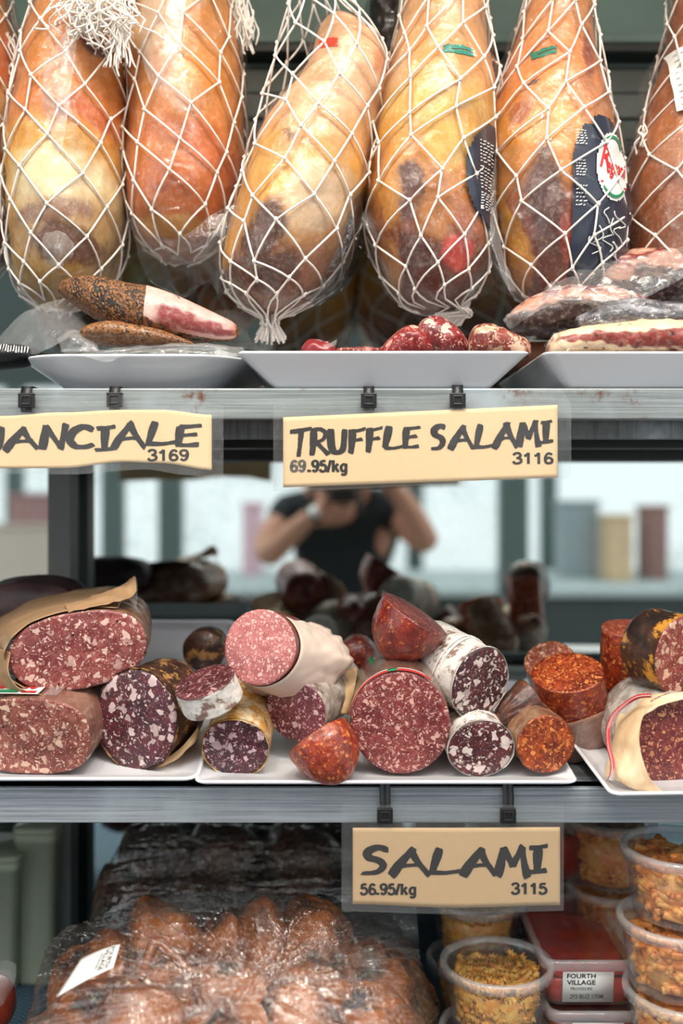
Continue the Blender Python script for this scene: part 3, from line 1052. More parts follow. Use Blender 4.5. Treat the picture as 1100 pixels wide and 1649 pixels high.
# ------------------------------------------------------------------ trays
def tray(name, label, cx, cy, z0, wt, dt, wb, db, h, tilt=0.0, yaw=0.0, rc=0.02, lip=0.004, group=None):
    """melamine tray: wt x dt at the rim, wb x db at the foot; (cx, cy) the middle of the FRONT rim edge, z0 the foot's front height"""
    def ring(w, d, z, rad, n=8):
        pts = []
        for (sx, sy, a0) in ((1, -1, -PI / 2), (1, 1, 0), (-1, 1, PI / 2), (-1, -1, PI)):
            for k in range(n + 1):
                a = a0 + PI / 2 * k / n
                pts.append(Vector((sx * (w / 2 - rad) + rad * math.cos(a), sy * (d / 2 - rad) + rad * math.sin(a), z)))
        return pts
    mat = Matrix.Rotation(yaw, 4, 'Z') @ Matrix.Rotation(tilt, 4, 'X')
    org = Vector((cx, cy, z0))

    def T(r):
        return [org + mat @ (p + Vector((0, dt / 2, 0))) for p in r]
    e = 0.0035
    rings = [ring(wb - 0.012, db - 0.012, 0.002, rc * .7), ring(wb - 0.01, db - 0.01, 0.0, rc * .7), ring(wb, db, 0.0, rc * .75), ring(wb + (wt - wb) * .08, db + (dt - db) * .08, 0.003, rc * .8), ring(wt - 0.004, dt - 0.004, h - lip, rc), ring(wt, dt, h - lip * .6, rc), ring(wt + 0.001, dt + 0.001, h - lip * .25, rc),
             ring(wt - 0.001, dt - 0.001, h, rc), ring(wt - 0.006, dt - 0.006, h, rc * .9), ring(wt - 0.010, dt - 0.010, h - 0.003, rc * .85), ring(wb + 0.001, db + 0.001, 0.0065, rc * .7), ring(wb - 0.006, db - 0.006, 0.005, rc * .6), ring(wb * .5, db * .5, 0.005, rc * .3)]
    m = MB()
    rows = [T(r) for r in rings]
    n = m.grid(rows, True)
    K = len(rows[0])
    m.cap(list(range(n, n + K)))
    m.cap(list(range(n + (len(rows) - 1) * K, n + len(rows) * K)))
    o = m.build(name, M['white'], None)
    return tag(o, label, 'tray', group)


G = 'white melamine trays'
px1 = 1 / F
# upper shelf (left dish, middle tray, right tray)
Yu = 0.985
tray('serving_tray', 'white dish with rounded ends holding the pepper-crusted pork, left of the upper shelf', (205 - 550) / F * Yu, Yu, UP1, 380 / F * Yu, 0.30, 235 / F * 1.04, 0.22, 0.0325, rc=0.055, group=G)
tray('serving_tray', 'long white tray holding the cut truffle salami, middle of the upper shelf', (617 - 550) / F * Yu, Yu - 0.01, UP1, 464 / F * Yu, 0.28, 355 / F * Yu, 0.22, 0.034, rc=0.008, group=G)
tray('serving_tray', 'white tray under the film-wrapped coppa, right of the upper shelf', (1130 - 550) / F * Yu, Yu - 0.008, UP1, 510 / F * Yu, 0.29, 420 / F * Yu, 0.23, 0.034, rc=0.012, group=G)
# middle shelf
tray('serving_tray', 'white dish standing tilted against the back behind the oval salami pile', (255 - 550) / F * 1.28, 1.27, MI1 + 0.003, 250 / F * 1.28, 0.13, 230 / F * 1.28, 0.11, 0.018, 1.2, rc=0.012, group=G)
TA, TB, TC = 0.195, 0.115, 0.12
tray('serving_tray', 'white tray at the left of the middle shelf under the big oval salami', (62 - 550) / F * 0.985, 0.985, MI1 + 0.0005, 515 / F * 0.985, 0.28, 440 / F, 0.235, 0.014, TA, rc=0.014, group=G)
tray('serving_tray', 'long white tray in the middle of the middle shelf under the ribbon-edged salami', (622 - 550) / F * 0.98, 0.98, MI1 + 0.0005, 618 / F * 0.98, 0.33, 540 / F, 0.28, 0.012, TB, rc=0.010, group=G)
tray('serving_tray', 'white tray at the right of the middle shelf jutting past the shelf edge', (1175 - 550) / F * 0.955, 0.945, MI1 + 0.001, 400 / F * 0.955, 0.36, 340 / F, 0.31, 0.012, TC, 0.05, rc=0.010, group=G)


# ------------------------------------------------------------------ salami
def salami(label, face, Y, rx, ry, axis, L, cut, cas, roll=0.0, sup=1.0, prof='cyl', seed=0, name='salami', ctg='salami', rim=0.0, wob=0.025, casamp=0.0012, pleat=0, dents=0.0, group=None, nocut=False, tip=0.3, bulge=0.0):
    c = P(face[0], face[1], Y)
    k = Y / F
    rx, ry = rx * k, ry * k
    a = Vector(axis).normalized()
    R = a.cross(Vector((0, 0, 1)))
    if R.length < 0.2:
        R = Vector((1, 0, 0)) - a * a.x
    R.normalize()
    U = R.cross(a)
    ro = math.radians(roll)
    R, U = R * math.cos(ro) + U * math.sin(ro), U * math.cos(ro) - R * math.sin(ro)
    N = 72
    rd = random.Random(seed)
    ph = rd.uniform(0, 50)

    def outl(th):
        cs, sn = math.cos(th), math.sin(th)
        if sup != 1.0:
            cs = math.copysign(abs(cs) ** sup, cs)
            sn = math.copysign(abs(sn) ** sup, sn)
        w = 1 + wob * noise.noise(Vector((math.cos(th) * 1.3, math.sin(th) * 1.3, ph))) + wob * 0.4 * noise.noise(Vector((math.cos(th) * 5, math.sin(th) * 5, ph)))
        return R * (rx * cs * w) + U * (ry * sn * w)
    O = [outl(2 * PI * j / N) for j in range(N)]
    # root at the underside of the piece
    r = root(name, c - Vector((0, 0, max(rx, ry))), label, ctg, group)
    # casing
    NB = 40
    rows = []
    rmax = max(rx, ry)
    for i in range(NB + 1):
        t = i / NB
        if prof == 'dome':
            t = math.sin(t * PI / 2)
            f = max(0.0, 1 - t ** 2.2) ** 0.55
        elif prof == 'cone':
            f = (1 - t) ** 0.62 * (1 - tip) + tip * max(0.0, 1 - t ** 6)
        elif prof == 'flat':
            f = 1.0
            if t > 0.94:
                f = 1 - (t - 0.94) * 1.2
        else:
            e = min(0.45, rmax / L * 0.8)
            f = 1.0 if t < 1 - e else max(0.0, 1 - ((t - 1 + e) / e) ** 2) ** 0.5
            f *= 1 + bulge * math.sin(t * PI)
        rr = []
        for j in range(N):
            th = 2 * PI * j / N
            q = c + a * (L * t) + O[j] * f
            ax_ = O[j].normalized()
            d = casamp * noise.noise(q * 45 + Vector((ph, 0, 0))) + casamp * 0.5 * noise.noise(q * 150)
            if pleat:
                d += rmax * 0.045 * math.sin(pleat * th + 3 * noise.noise(Vector((t * 3, th, ph)))) * sm(t, 0.05, 0.6) * f
            if dents:
                d -= dents * max(0.0, noise.noise(q * 28 + Vector((0, ph, 0))))
            if t == 0:
                d = 0
            rr.append(q + ax_ * d * min(1.0, f * 3))
        rows.append(rr)
    m = MB()
    if rim:
        rows = [[c - a * rim * (0.6 + 0.8 * noise.noise(Vector((math.cos(2 * PI * j / N) * 3, math.sin(2 * PI * j / N) * 3, ph)))) + O[j] * 1.035 for j in range(N)]] + rows
        rows.insert(1, [c + a * 0.001 + O[j] * 1.045 for j in range(N)])
    n = m.grid(rows, True)
    e = n + (len(rows) - 1) * N
    m.cap(list(range(e, e + N)))
    if nocut:
        m.cap(list(range(n, n + N)), flip=True)
    m.build('casing', cas, r)
    if not nocut:
        m = MB()
        rows = []
        K = 16
        for i in range(K, 0, -1):
            f = i / K
            rows.append([c - a * (0.0008 + 0.0012 * (1 - f ** 4) + 0.0007 * noise.noise((c + O[j] * f) * 130)) + O[j] * f * 0.997 for j in range(N)])
        rows.insert(0, [c + a * 0.0005 + O[j] for j in range(N)])
        n = m.grid(rows, True)
        m.cap(list(range(n + (len(rows) - 1) * N, n + len(rows) * N)))
        m.build('cut_face', cut, r)
    return r, c, a, R, U, rx, ry


def ring_band(geo, t0, t1, s, w, name, mat, th0=0.0, th1=2 * PI, off=0.001, n=60):
    """a narrow band round the piece near its cut end"""
    r, c, a, R, U, rx, ry = geo
    m = MB()
    m.grid([[c + a * t + (R * (rx * s * math.cos(th0 + (th1 - th0) * k / n)) + U * (ry * s * math.sin(th0 + (th1 - th0) * k / n))) for k in range(n + 1)] for t in (t0, t0 + (t1 - t0) * .5, t1)])
    return m.build(name, mat, r, solid=0.0006)


# meats
mk = meat
c_brown = casing('brown_casing', 1, C(120, 82, 62), C(160, 122, 92), C(96, 60, 50), 60, 0.4, 0.35)
c_mould = casing('white_mould_casing', 2, C(206, 200, 192), C(232, 226, 218), C(132, 104, 92), 70, 0.8, 0, 0.8, a3=(0.50, 0.62), sc3=60)
c_grey = casing('grey_mould_casing', 3, C(150, 136, 124), C(200, 190, 178), C(110, 84, 76), 60, 0.7, 0, 0.8)
c_yellow = casing('yellow_mould_casing', 4, C(204, 148, 64), C(232, 214, 176), C(170, 116, 48), 70, 0.65, 0.1, 0.8, a3=(0.52, 0.66), sc3=50)
c_choriz = casing('paprika_casing', 5, C(120, 34, 20), C(164, 62, 32), C(222, 136, 70), 110, 0.36, 0.35, 0.6, a3=(0.54, 0.64), sc3=210)
c_chored = casing('red_paprika_casing', 6, C(104, 30, 24), C(140, 48, 34), C(204, 116, 70), 80, 0.36, 0.4, 0.5, a3=(0.56, 0.66), sc3=190)
c_dark = casing('dark_wrinkled_casing', 7, C(58, 34, 28), C(96, 54, 38), C(150, 82, 40), 60, 0.45, 0.25, 0.8, a3=(0.58, 0.7), sc3=60)
c_clear = casing('clear_brown_casing', 8, C(124, 84, 70), C(150, 112, 96), C(170, 140, 124), 30, 0.22, 0.7, 0.35)
c_red = casing('dark_red_casing', 9, C(106, 44, 36), C(134, 62, 48), None, 50, 0.4, 0.3)
c_tiger = casing('black_yellow_casing', 10, C(38, 28, 24), C(70, 44, 30), C(200, 138, 50), 40, 0.4, 0.3, 0.6, a3=(0.52, 0.60), sc3=34)
c_speck = casing('speckled_dark_casing', 11, C(52, 34, 30), C(90, 56, 40), C(176, 128, 76), 60, 0.5, 0.2, 0.7, a3=(0.52, 0.6), sc3=55)

geo = {}
geo['oval'] = salami('big oval salami with a pinkish cut face, stacked on the squarish one at the left', (126, 1047), 1.02, 110, 62, (-0.16, 1, 0.05), 0.17,
                     mk('meat_oval', 1, C(150, 66, 68), C(186, 106, 98), C(226, 190, 176), 105, 0.52, 230, 0.52, pep=0.05), c_brown, 9, 0.86, seed=1, bulge=0.03)
geo['square'] = salami('squarish salami with a coloured maker label on its wrapper, at the lower left', (48, 1186), 1.0, 100, 64, (0.10, 1, 0.17), 0.22,
                       mk('meat_square', 2, C(142, 66, 60), C(178, 104, 88), C(224, 188, 166), 110, 0.55, 230, 0.5, pep=0.04), c_clear, 0, 0.72, seed=2)
geo['dark'] = salami('dark salami with large fat pieces and a peeled husk, below the big oval salami', (220, 1158), 1.02, 72, 82, (0.34, 1, 0.04), 0.10,
                     mk('meat_dark', 3, C(72, 36, 46), C(118, 48, 58), C(222, 196, 192), 92, 0.72, 190, 0.45), c_speck, -8, seed=3, wob=0.06, rim=0.002)
geo['backround'] = salami('small dark speckled sausage end at the back of the left tray', (327, 1049), 1.19, 34, 34, (0.1, 1, 0.15), 0.07, None, c_speck, 0, prof='dome', seed=4, nocut=True)
geo['slice'] = salami('thick slice of salami lying tilted with its white mouldy rind to the front', (330, 1098), 0.995, 52, 50, (0.30, 0.30, -0.88), 0.026,
                      mk('meat_slice', 5, C(92, 42, 48), C(130, 66, 68), C(190, 150, 150), 130, 0.5, 260, 0.45), c_mould, 0, prof='flat', seed=5)
geo['pink'] = salami('fine-grained pink salami half wrapped in butcher paper, on top of the middle pile', (419, 1042), 1.005, 60, 61, (0.24, 0.95, -0.20), 0.10,
                     mk('meat_pink', 6, C(200, 108, 108), C(214, 132, 126), C(234, 184, 176), 240, 0.55, 420, 0.5, warp=0.003), c_red, 0, seed=6, wob=0.012)
geo['yellow'] = salami('salami in yellow mouldy casing with a dark cut face, left end of the middle tray', (379, 1204), 1.01, 53, 50, (0.06, 1, 0.26), 0.13,
                       mk('meat_yellow', 7, C(66, 28, 38), C(106, 38, 48), C(218, 184, 190), 112, 0.66, 240, 0.42), c_yellow, 0, seed=7, rim=0.004, wob=0.04)
geo['purple'] = salami('purple-red salami with grey casing, under the paper-wrapped pink one', (476, 1143), 1.035, 53, 52, (0.42, 0.9, 0.12), 0.12,
                       mk('meat_purple', 8, C(124, 50, 64), C(150, 74, 82), C(220, 182, 184), 118, 0.62, 250, 0.5), c_grey, 0, seed=8)
geo['stub'] = salami('orange-red chorizo stub lying nose forward beside the ribbon-edged salami', (513, 1189), 1.0, 57, 54, (0.52, -0.36, -0.72), 0.050,
                     mk('meat_stub', 9, C(150, 56, 34), C(180, 84, 50), C(214, 140, 90), 160, 0.5, 300, 0.5), c_choriz, 0, prof='dome', seed=9, casamp=0.002, wob=0.05)
geo['ribbon'] = salami('largest round salami with a red, white and green ribbon round its cut edge', (645, 1164), 1.0, 80, 85, (0.06, 1, 0.11), 0.16,
                       mk('meat_ribbon', 10, C(134, 50, 54), C(162, 82, 76), C(222, 172, 158), 170, 0.56, 300, 0.52, pep=0.03), c_clear, 0, seed=10, wob=0.02)
geo['half'] = salami('half of a dark red sausage with its cut side up, on the ribbon-edged salami', (668, 990), 1.05, 66, 60, (-0.50, 0.10, -0.78), 0.056,
                     mk('meat_half', 11, C(124, 52, 50), C(150, 78, 70), C(180, 120, 104), 200, 0.45, 300, 0.4), c_chored, 0, prof='dome', seed=11, wob=0.02)
geo['backred'] = salami('dark red sausage end at the back between the butcher paper and the half sausage', (572, 1062), 1.14, 34, 32, (0.1, 1, 0.1), 0.08, None, c_chored, 0, prof='dome', seed=12, nocut=True)
geo['mould'] = salami('white-mould salami with big fat pieces, upper of the two at the right of the pile', (773, 1100), 1.02, 55, 60, (-0.50, 0.86, 0.20), 0.12,
                      mk('meat_mould', 13, C(68, 30, 38), C(108, 44, 52), C(228, 210, 202), 95, 0.72, 200, 0.5), c_mould, 0, seed=13, rim=0.002)
geo['mould2'] = salami('white-mould salami with one large round fat piece, lower of the two', (775, 1205), 1.0, 54, 46, (-0.12, 1, 0.16), 0.14,
                       mk('meat_mould_low', 14, C(70, 30, 36), C(112, 46, 50), C(228, 208, 200), 88, 0.74, 200, 0.48), c_mould, 0, seed=14, rim=0.002)
geo['tied'] = salami('brown pleated sausage end wedged between the white-mould salami and the orange chorizo', (856, 1132), 1.05, 36, 42, (-0.72, -0.30, -0.35), 0.046, None, c_dark, 0, prof='cone', seed=15, nocut=True, pleat=16, tip=0.35)
geo['orange'] = salami('orange chorizo with a round cut face at the right end of the middle tray', (879, 1198), 1.0, 48, 48, (-0.16, 0.97, 0.10), 0.10,
                       mk('meat_orange', 16, C(128, 40, 24), C(196, 88, 30), C(222, 144, 84), 150, 0.5, 280, 0.5, fat2=C(226, 120, 40)), c_brown, 0, seed=16, wob=0.05)
geo['upright'] = salami('chorizo standing aslant in a peeled clear skin with an orange cut top', (914, 1084), 1.06, 58, 50, (0.22, 0.42, -0.82), 0.105,
                        mk('meat_upright', 17, C(120, 36, 24), C(190, 78, 28), C(216, 130, 66), 160, 0.48, 280, 0.5), c_choriz, 0, prof='cyl', seed=17)
geo['behind'] = salami('pale orange cut sausage just behind the slanting chorizo', (886, 1066), 1.13, 42, 40, (0.28, 0.62, -0.66), 0.10,
                       mk('meat_behind', 18, C(150, 66, 44), C(186, 104, 70), C(218, 170, 140), 170, 0.55, 300, 0.5), c_brown, 0, seed=18)
geo['redstub'] = salami('upright red sausage stub with a flat top at the back of the right tray', (1012, 1012), 1.09, 42, 40, (0.02, 0.24, -0.97), 0.085,
                        mk('meat_redstub', 19, C(150, 64, 48), C(176, 90, 66), C(200, 130, 100), 220, 0.4, 300, 0.4), c_choriz, 0, prof='cyl', seed=19)
geo['tiger'] = salami('salami in a black and yellow patterned casing, cut face to the right', (1098, 1058), 1.0, 60, 66, (-0.50, 0.86, 0.08), 0.065,
                      mk('meat_tiger', 20, C(150, 60, 50), C(180, 90, 68), C(228, 182, 154), 100, 0.6, 210, 0.5), c_tiger, 0, seed=20, wob=0.04)
geo['string'] = salami('large salami in a peeled cream wrap with red string, at the lower right', (1078, 1194), 0.985, 68, 78, (-0.10, 0.98, 0.06), 0.11,
                       mk('meat_string', 21, C(116, 42, 48), C(150, 66, 60), C(220, 150, 110), 150, 0.5, 260, 0.5), c_grey, -12, seed=21, wob=0.03)
geo['tan'] = salami('small tan sausage tip peeping out behind the red string wrap', (990, 1110), 1.11, 19, 20, (0.2, 1, 0.1), 0.07, mk('meat_tan', 22, C(190, 160, 110), C(206, 180, 130), C(226, 206, 170), 200, 0.4), c_brown, 0, seed=22)
geo['bresaola'] = salami('broad dark maroon bresaola lying at the back left behind the big oval salami', (40, 985), 1.16, 88, 46, (0.0, 1, 0.1), 0.09, None, casing('bresaola_skin', 23, C(52, 30, 34), C(70, 40, 42), None, 30, 0.5, 0.1, 0.3), 0, 0.8, prof='cyl', seed=23, nocut=True, name='cured_beef', ctg='meat')

# extra backs of the display that only the mirror shows
for k, (px, py, Y, rx, ry, lab, cs) in enumerate((
        (250, 1120, 1.20, 42, 40, 'dark sausage at the back of the left tray behind the peeled dark salami', c_dark),
        (505, 1100, 1.20, 40, 42, 'pale mouldy sausage standing behind the purple-red salami', c_mould),
        (700, 1120, 1.22, 46, 42, 'dark sausage at the back behind the white-mould salami pair', c_dark),
        (990, 1170, 1.22, 42, 40, 'dark sausage at the back of the right tray', c_dark))):
    geo['b%d' % k] = salami(lab, (px, py), Y, rx, ry, (0.15 * (-1) ** k, 1, 0.15), 0.10, None, cs, 0, prof='dome', seed=30 + k, nocut=True)

# wrappers, papers, ribbons and string (children of their salami)
r = geo['oval'][0]
patch([[P(*c) for c in row] for row in (
    [(110, 986, 1.015), (150, 977, 1.02), (180, 970, 1.025), (205, 965, 1.035), (220, 952, 1.05)],
    [(105, 974, 1.04), (150, 960, 1.05), (180, 950, 1.06), (200, 941, 1.07), (219, 932, 1.07)],
    [(110, 985, 1.09), (150, 972, 1.10), (180, 962, 1.10), (202, 948, 1.10), (216, 928, 1.09)])], 40, 24, 0.002, 50, 2, 0.004, 45).build('paper_wrap', M['brown_paper'], r, solid=0.0008)
_, c, a, R_, U_, rx, ry = geo['oval']
rows = []
for i in range(21):
    t = i / 20
    rr = []
    for j in range(71):
        th = PI * (0.30 + 0.98 * j / 70)
        left = max(0.0, -math.cos(th))
        n1 = noise.noise(Vector((th * 4, t * 4, 1)))
        sc_ = 1.03 + 0.03 * n1 * (0.3 + t) + 0.16 * left * t
        front = 0.006 + 0.012 * noise.noise(Vector((th * 3, 0, 7))) - 0.012 * left
        rr.append(c + a * (front + 0.15 * t) + R_ * (rx * sc_ * math.copysign(abs(math.cos(th)) ** 0.86, math.cos(th)) - 0.03 * left * t) + U_ * (ry * (sc_ + 0.02) * math.copysign(abs(math.sin(th)) ** 0.86, math.sin(th))))
    rows.append(rr)
m = MB()
m.grid(rows)
m.build('paper_wrap', M['brown_paper'], r, solid=0.0008)
patch([[P(*c) for c in row] for row in (
    [(16, 1050, 1.005), (14, 1080, 1.0), (30, 1108, 1.0), (70, 1120, 1.0)], [(0, 1045, 1.02), (-4, 1085, 1.02), (14, 1116, 1.02), (60, 1126, 1.02)],
    [(-30, 1040, 1.06), (-40, 1085, 1.06), (-10, 1120, 1.06), (40, 1126, 1.06)])], 30, 16, 0.001, 50, 4, 0.002, 40).build('paper_wrap', M['brown_paper'], r, solid=0.0008)
patch([[P(*c) for c in row] for row in (
    [(205, 960, 1.05), (222, 985, 1.04), (222, 1010, 1.035)], [(216, 940, 1.07), (221, 965, 1.06), (221, 1000, 1.05)], [(220, 930, 1.085), (221, 950, 1.08), (221, 990, 1.07)])], 16, 16, 0.001, 60, 5).build('clear_wrap', M['film_milky'], r)
# printed label on the squarish salami
r, c, a, R, U, rx, ry = geo['square']


def sq_pt(u, t, off=0.0035):
    """u across -1..1 over the top, t metres back from the face"""
    return c + a * t + R * (rx * u) + U * (ry * (1.0 - 0.10 * abs(u) ** 4) + off)


m = MB()
m.grid([[sq_pt(-0.9 + 1.05 * j / 10, 0.004 + 0.045 * i / 6) for j in range(11)] for i in range(7)])
lb = m.build('maker_label', M['sticker'], r)
pts, fs = text_px('azatone', -0.86, 0.038, 0.05, 0.016, 0.02, 0.3)
MB().add([sq_pt(x, y, 0.0045) for x, y in pts], fs).build('label_lettering', M['red_ink'], lb, smooth=False)
for (u0, u1, t0, t1, mt) in ((-0.88, -0.2, 0.006, 0.013, 'green_ink'), (-0.15, 0.1, 0.006, 0.011, 'red_ink'), (-0.86, 0.1, 0.042, 0.047, 'green_ink')):
    m = MB()
    m.grid([[sq_pt(u0 + (u1 - u0) * j / 6, t, 0.0044) for j in range(7)] for t in (t0, t1)])
    m.build('label_stripe', M[mt], lb)
m = MB()
m.grid([[sq_pt(0.25 + 0.22 * j / 4, 0.004 + 0.05 * i / 5, 0.003) for j in range(5)] for i in range(6)])
m.build('clear_tape', M['film_milky'], r)
# peeled husk of the dark salami
r = geo['dark'][0]
patch([[P(*c) for c in row] for row in (
    [(225, 1078, 1.05), (262, 1070, 1.05), (294, 1090, 1.06), (306, 1130, 1.07)], [(228, 1072, 1.09), (268, 1064, 1.09), (298, 1082, 1.10), (312, 1130, 1.10)])], 30, 10, 0.002, 50, 3).build('peeled_husk', M['tan_paper'], r, solid=0.001)
patch([[P(*c) for c in row] for row in (
    [(240, 1232, 1.03), (275, 1216, 1.02), (305, 1190, 1.02), (318, 1172, 1.03)], [(244, 1240, 1.03), (282, 1224, 1.02), (312, 1196, 1.02), (320, 1176, 1.03)], [(270, 1222, 1.06), (295, 1200, 1.06), (312, 1176, 1.07), (318, 1160, 1.08)])], 30, 12, 0.002, 60, 8).build('peeled_husk', M['tan_paper'], r, solid=0.001)
# butcher paper of the pink salami
r, c, a, R, U, rx, ry = geo['pink']
rows = []
for i in range(15):
    t = i / 14
    rr = []
    for j in range(81):
        th = -PI * 0.86 + PI * 1.16 * j / 80
        fl = 1.03 + 0.30 * t ** 2 + 0.10 * t * math.sin(5 * th + 1.0)
        p = c + a * (0.004 + 0.010 * (0.5 + 0.5 * math.sin(th * 2 + 1)) + 0.068 * t) + R * (0.024 * t * max(0.0, math.cos(th + 0.3))) + (R * (rx * fl * math.cos(th)) + U * (ry * fl * math.sin(th)))
        rr.append(p + U * (-0.006 * t) + (R + U * 0.6) * (0.0055 * t * noise.noise(p * 55) + 0.003 * t * noise.noise(p * 120)))
    rows.append(rr)
m = MB()
m.grid(rows)
m.build('butcher_paper', M['paper'], r, solid=0.0006)
# tan paper behind the purple salami
patch([[P(*c) for c in row] for row in (
    [(505, 1090, 1.10), (540, 1085, 1.09), (575, 1075, 1.09)], [(520, 1110, 1.09), (548, 1112, 1.07), (572, 1105, 1.07)], [(535, 1150, 1.08), (552, 1150, 1.06), (562, 1150, 1.07)])], 24, 20, 0.002, 50, 6, 0.003, 50).build('paper_scrap', M['tan_paper'], geo['purple'][0], solid=0.0006)
# ribbon on the large salami
g = geo['ribbon']
ring_band(g, -0.002, 0.004, 1.035, 0.004, 'ribbon', M['red_ink'], 0.30 * PI, 1.04 * PI)
ring_band(g, 0.004, 0.006, 1.036, 0.004, 'ribbon', M['white_ink'], 0.34 * PI, 1.0 * PI)
for th in (0.52, 0.97):
    ring_band(g, -0.0025, 0.005, 1.042, 0.004, 'ribbon', M['green_ink'], th * PI, (th + 0.06) * PI, n=10)
ring_band(g, -0.002, 0.002, 1.03, 0.002, 'ribbon', M['green_ink'], 1.04 * PI, 1.14 * PI, n=10)
m = MB()
_, c, a, R, U, rx, ry = g
m.grid([[c + a * (0.004 + 0.15 * i / 14) + (R * (rx * math.cos(th)) + U * (ry * math.sin(th))) * (1.02 + 0.02 * noise.noise(Vector((th * 2, i * 0.4, 1)))) for th in [PI * (0.02 + 0.96 * j / 50) for j in range(51)]] for i in range(15)])
m.build('film_wrap', M['cling'], g[0])
# flag-striped tape seen just behind the large salami
m = MB()
for k, mt in enumerate(('green_ink', 'white_ink', 'red_ink')):
    MB().add([P(594 + k * 7, 1060, 1.075), P(601 + k * 7, 1058, 1.075), P(603 + k * 7, 1078, 1.06), P(596 + k * 7, 1080, 1.06)], [(0, 1, 2, 3)]).build('flag_tape', M[mt], g[0], solid=0.0006)
# string lines on the upper white-mould salami
_, c, a, R, U, rx, ry = geo['mould']
for t in (0.028, 0.034):
    MB().tube([c + a * (t + 0.004 * math.sin(th * 2)) + (R * (rx * math.cos(th)) + U * (ry * math.sin(th))) * 1.03 for th in [2 * PI * k / 40 for k in range(41)]], 0.0008, 5).build('string', M['net'], geo['mould'][0])
# peeled skin of the standing chorizo
r, c, a, R, U, rx, ry = geo['upright']
rows = []
for i in range(13):
    t = i / 12
    rows.append([c + a * (0.040 + 0.006 * math.sin(2 * PI * j / 48 * 2) + 0.066 * t) + (R * (rx * math.cos(2 * PI * j / 48)) + U * (ry * math.sin(2 * PI * j / 48))) * (1.04 + 0.015 * noise.noise(Vector((j * 0.4, i * 0.5, 2))) - 0.25 * t ** 4) for j in range(48)])
m = MB()
m.grid(rows, True)
m.build('peeled_skin', c_clear, r, solid=0.0006)
# cream wrap and red string of the lower right salami
r = geo['string'][0]
patch([[P(*c) for c in row] for row in (
    [(1022, 1140, 1.02), (1052, 1122, 1.0), (1100, 1116, 0.985), (1140, 1118, 0.98)], [(1000, 1150, 1.02), (1040, 1126, 0.99), (1092, 1119, 0.975), (1140, 1120, 0.97)],
    [(990, 1180, 1.0), (1012, 1170, 0.975), (1030, 1160, 0.965), (1050, 1138, 0.968)], [(984, 1215, 0.985), (1004, 1215, 0.965), (1022, 1215, 0.955), (1030, 1190, 0.955)],
    [(976, 1248, 0.975), (996, 1250, 0.955), (1024, 1256, 0.95), (1046, 1252, 0.948)], [(985, 1254, 0.98), (1004, 1262, 0.957), (1040, 1276, 0.955), (1072, 1278, 0.955)])], 36, 44, 0.0015, 55, 4, 0.002, 40).build('peeled_wrap', casing('cream_wrap', 31, C(222, 190, 146), C(236, 212, 176), C(196, 120, 62), 26, 0.55, 0.1, 0.5, (1, 1, 0.4), a3=(0.56, 0.72), sc3=22), r, solid=0.0008)
st = [P(*q) for q in ((1048, 1120, 0.965), (1028, 1122, 0.975), (1010, 1132, 0.985), (990, 1150, 0.99), (980, 1172, 0.985), (980, 1200, 0.972), (986, 1225, 0.962), (986, 1245, 0.955), (982, 1256, 0.955))]
MB().tube([cat(st, u / 40) for u in range(41)], 0.0022, 8).build('red_string', M['red_ink'], r)
m = MB()
for u in range(0, 80):
    p = cat(st, u / 80)
    m.tube([p + Vector((-0.002, -0.0022, 0.0008)), p + Vector((0.002, -0.0022, -0.0008))], 0.0003, 4)
m.build('string_stitch', M['white_ink'], r)


# ------------------------------------------------------------------ meats on the upper shelf
def pepper(bound):
    def fn(px, py, cs, q):
        n1 = noise.noise(q * 60)
        n2 = noise.noise(q * 520)
        n3 = noise.noise(q * 900)
        base = mixc(C(120, 72, 36), C(182, 122, 64), 0.5 + 0.8 * n1)
        k = sm(n2 + 0.5 * n3 + 0.45 * n1 + 0.0 + bound(px, py), -0.02, 0.14)
        return mixc(base, C(34, 25, 21), k)
    return fn


tab = [(97, 461, 474), (104, 453, 480), (120, 449, 492), (150, 448, 511), (180, 452, 527), (210, 458, 538), (240, 464, 544), (270, 473, 549), (300, 485, 550), (330, 499, 550), (355, 511, 550), (375, 521, 547), (384, 529, 541)]
GL = Loft(tab, 1.045, 0.042, 'h', 0.85, 0.0022, 40, 2, 0.0007, 160)
r = root('cured_pork_jowl', P(240, 545, 1.045), 'pepper-crusted cured pork jowl with a white and pink cut end, on the left dish', 'meat', 'pepper-crusted pork jowls')
m = GL.mesh(240, 150, pepper(lambda x, y: 0.12))
m.build('pepper_crust', M['pepper'], r, col=m.c)


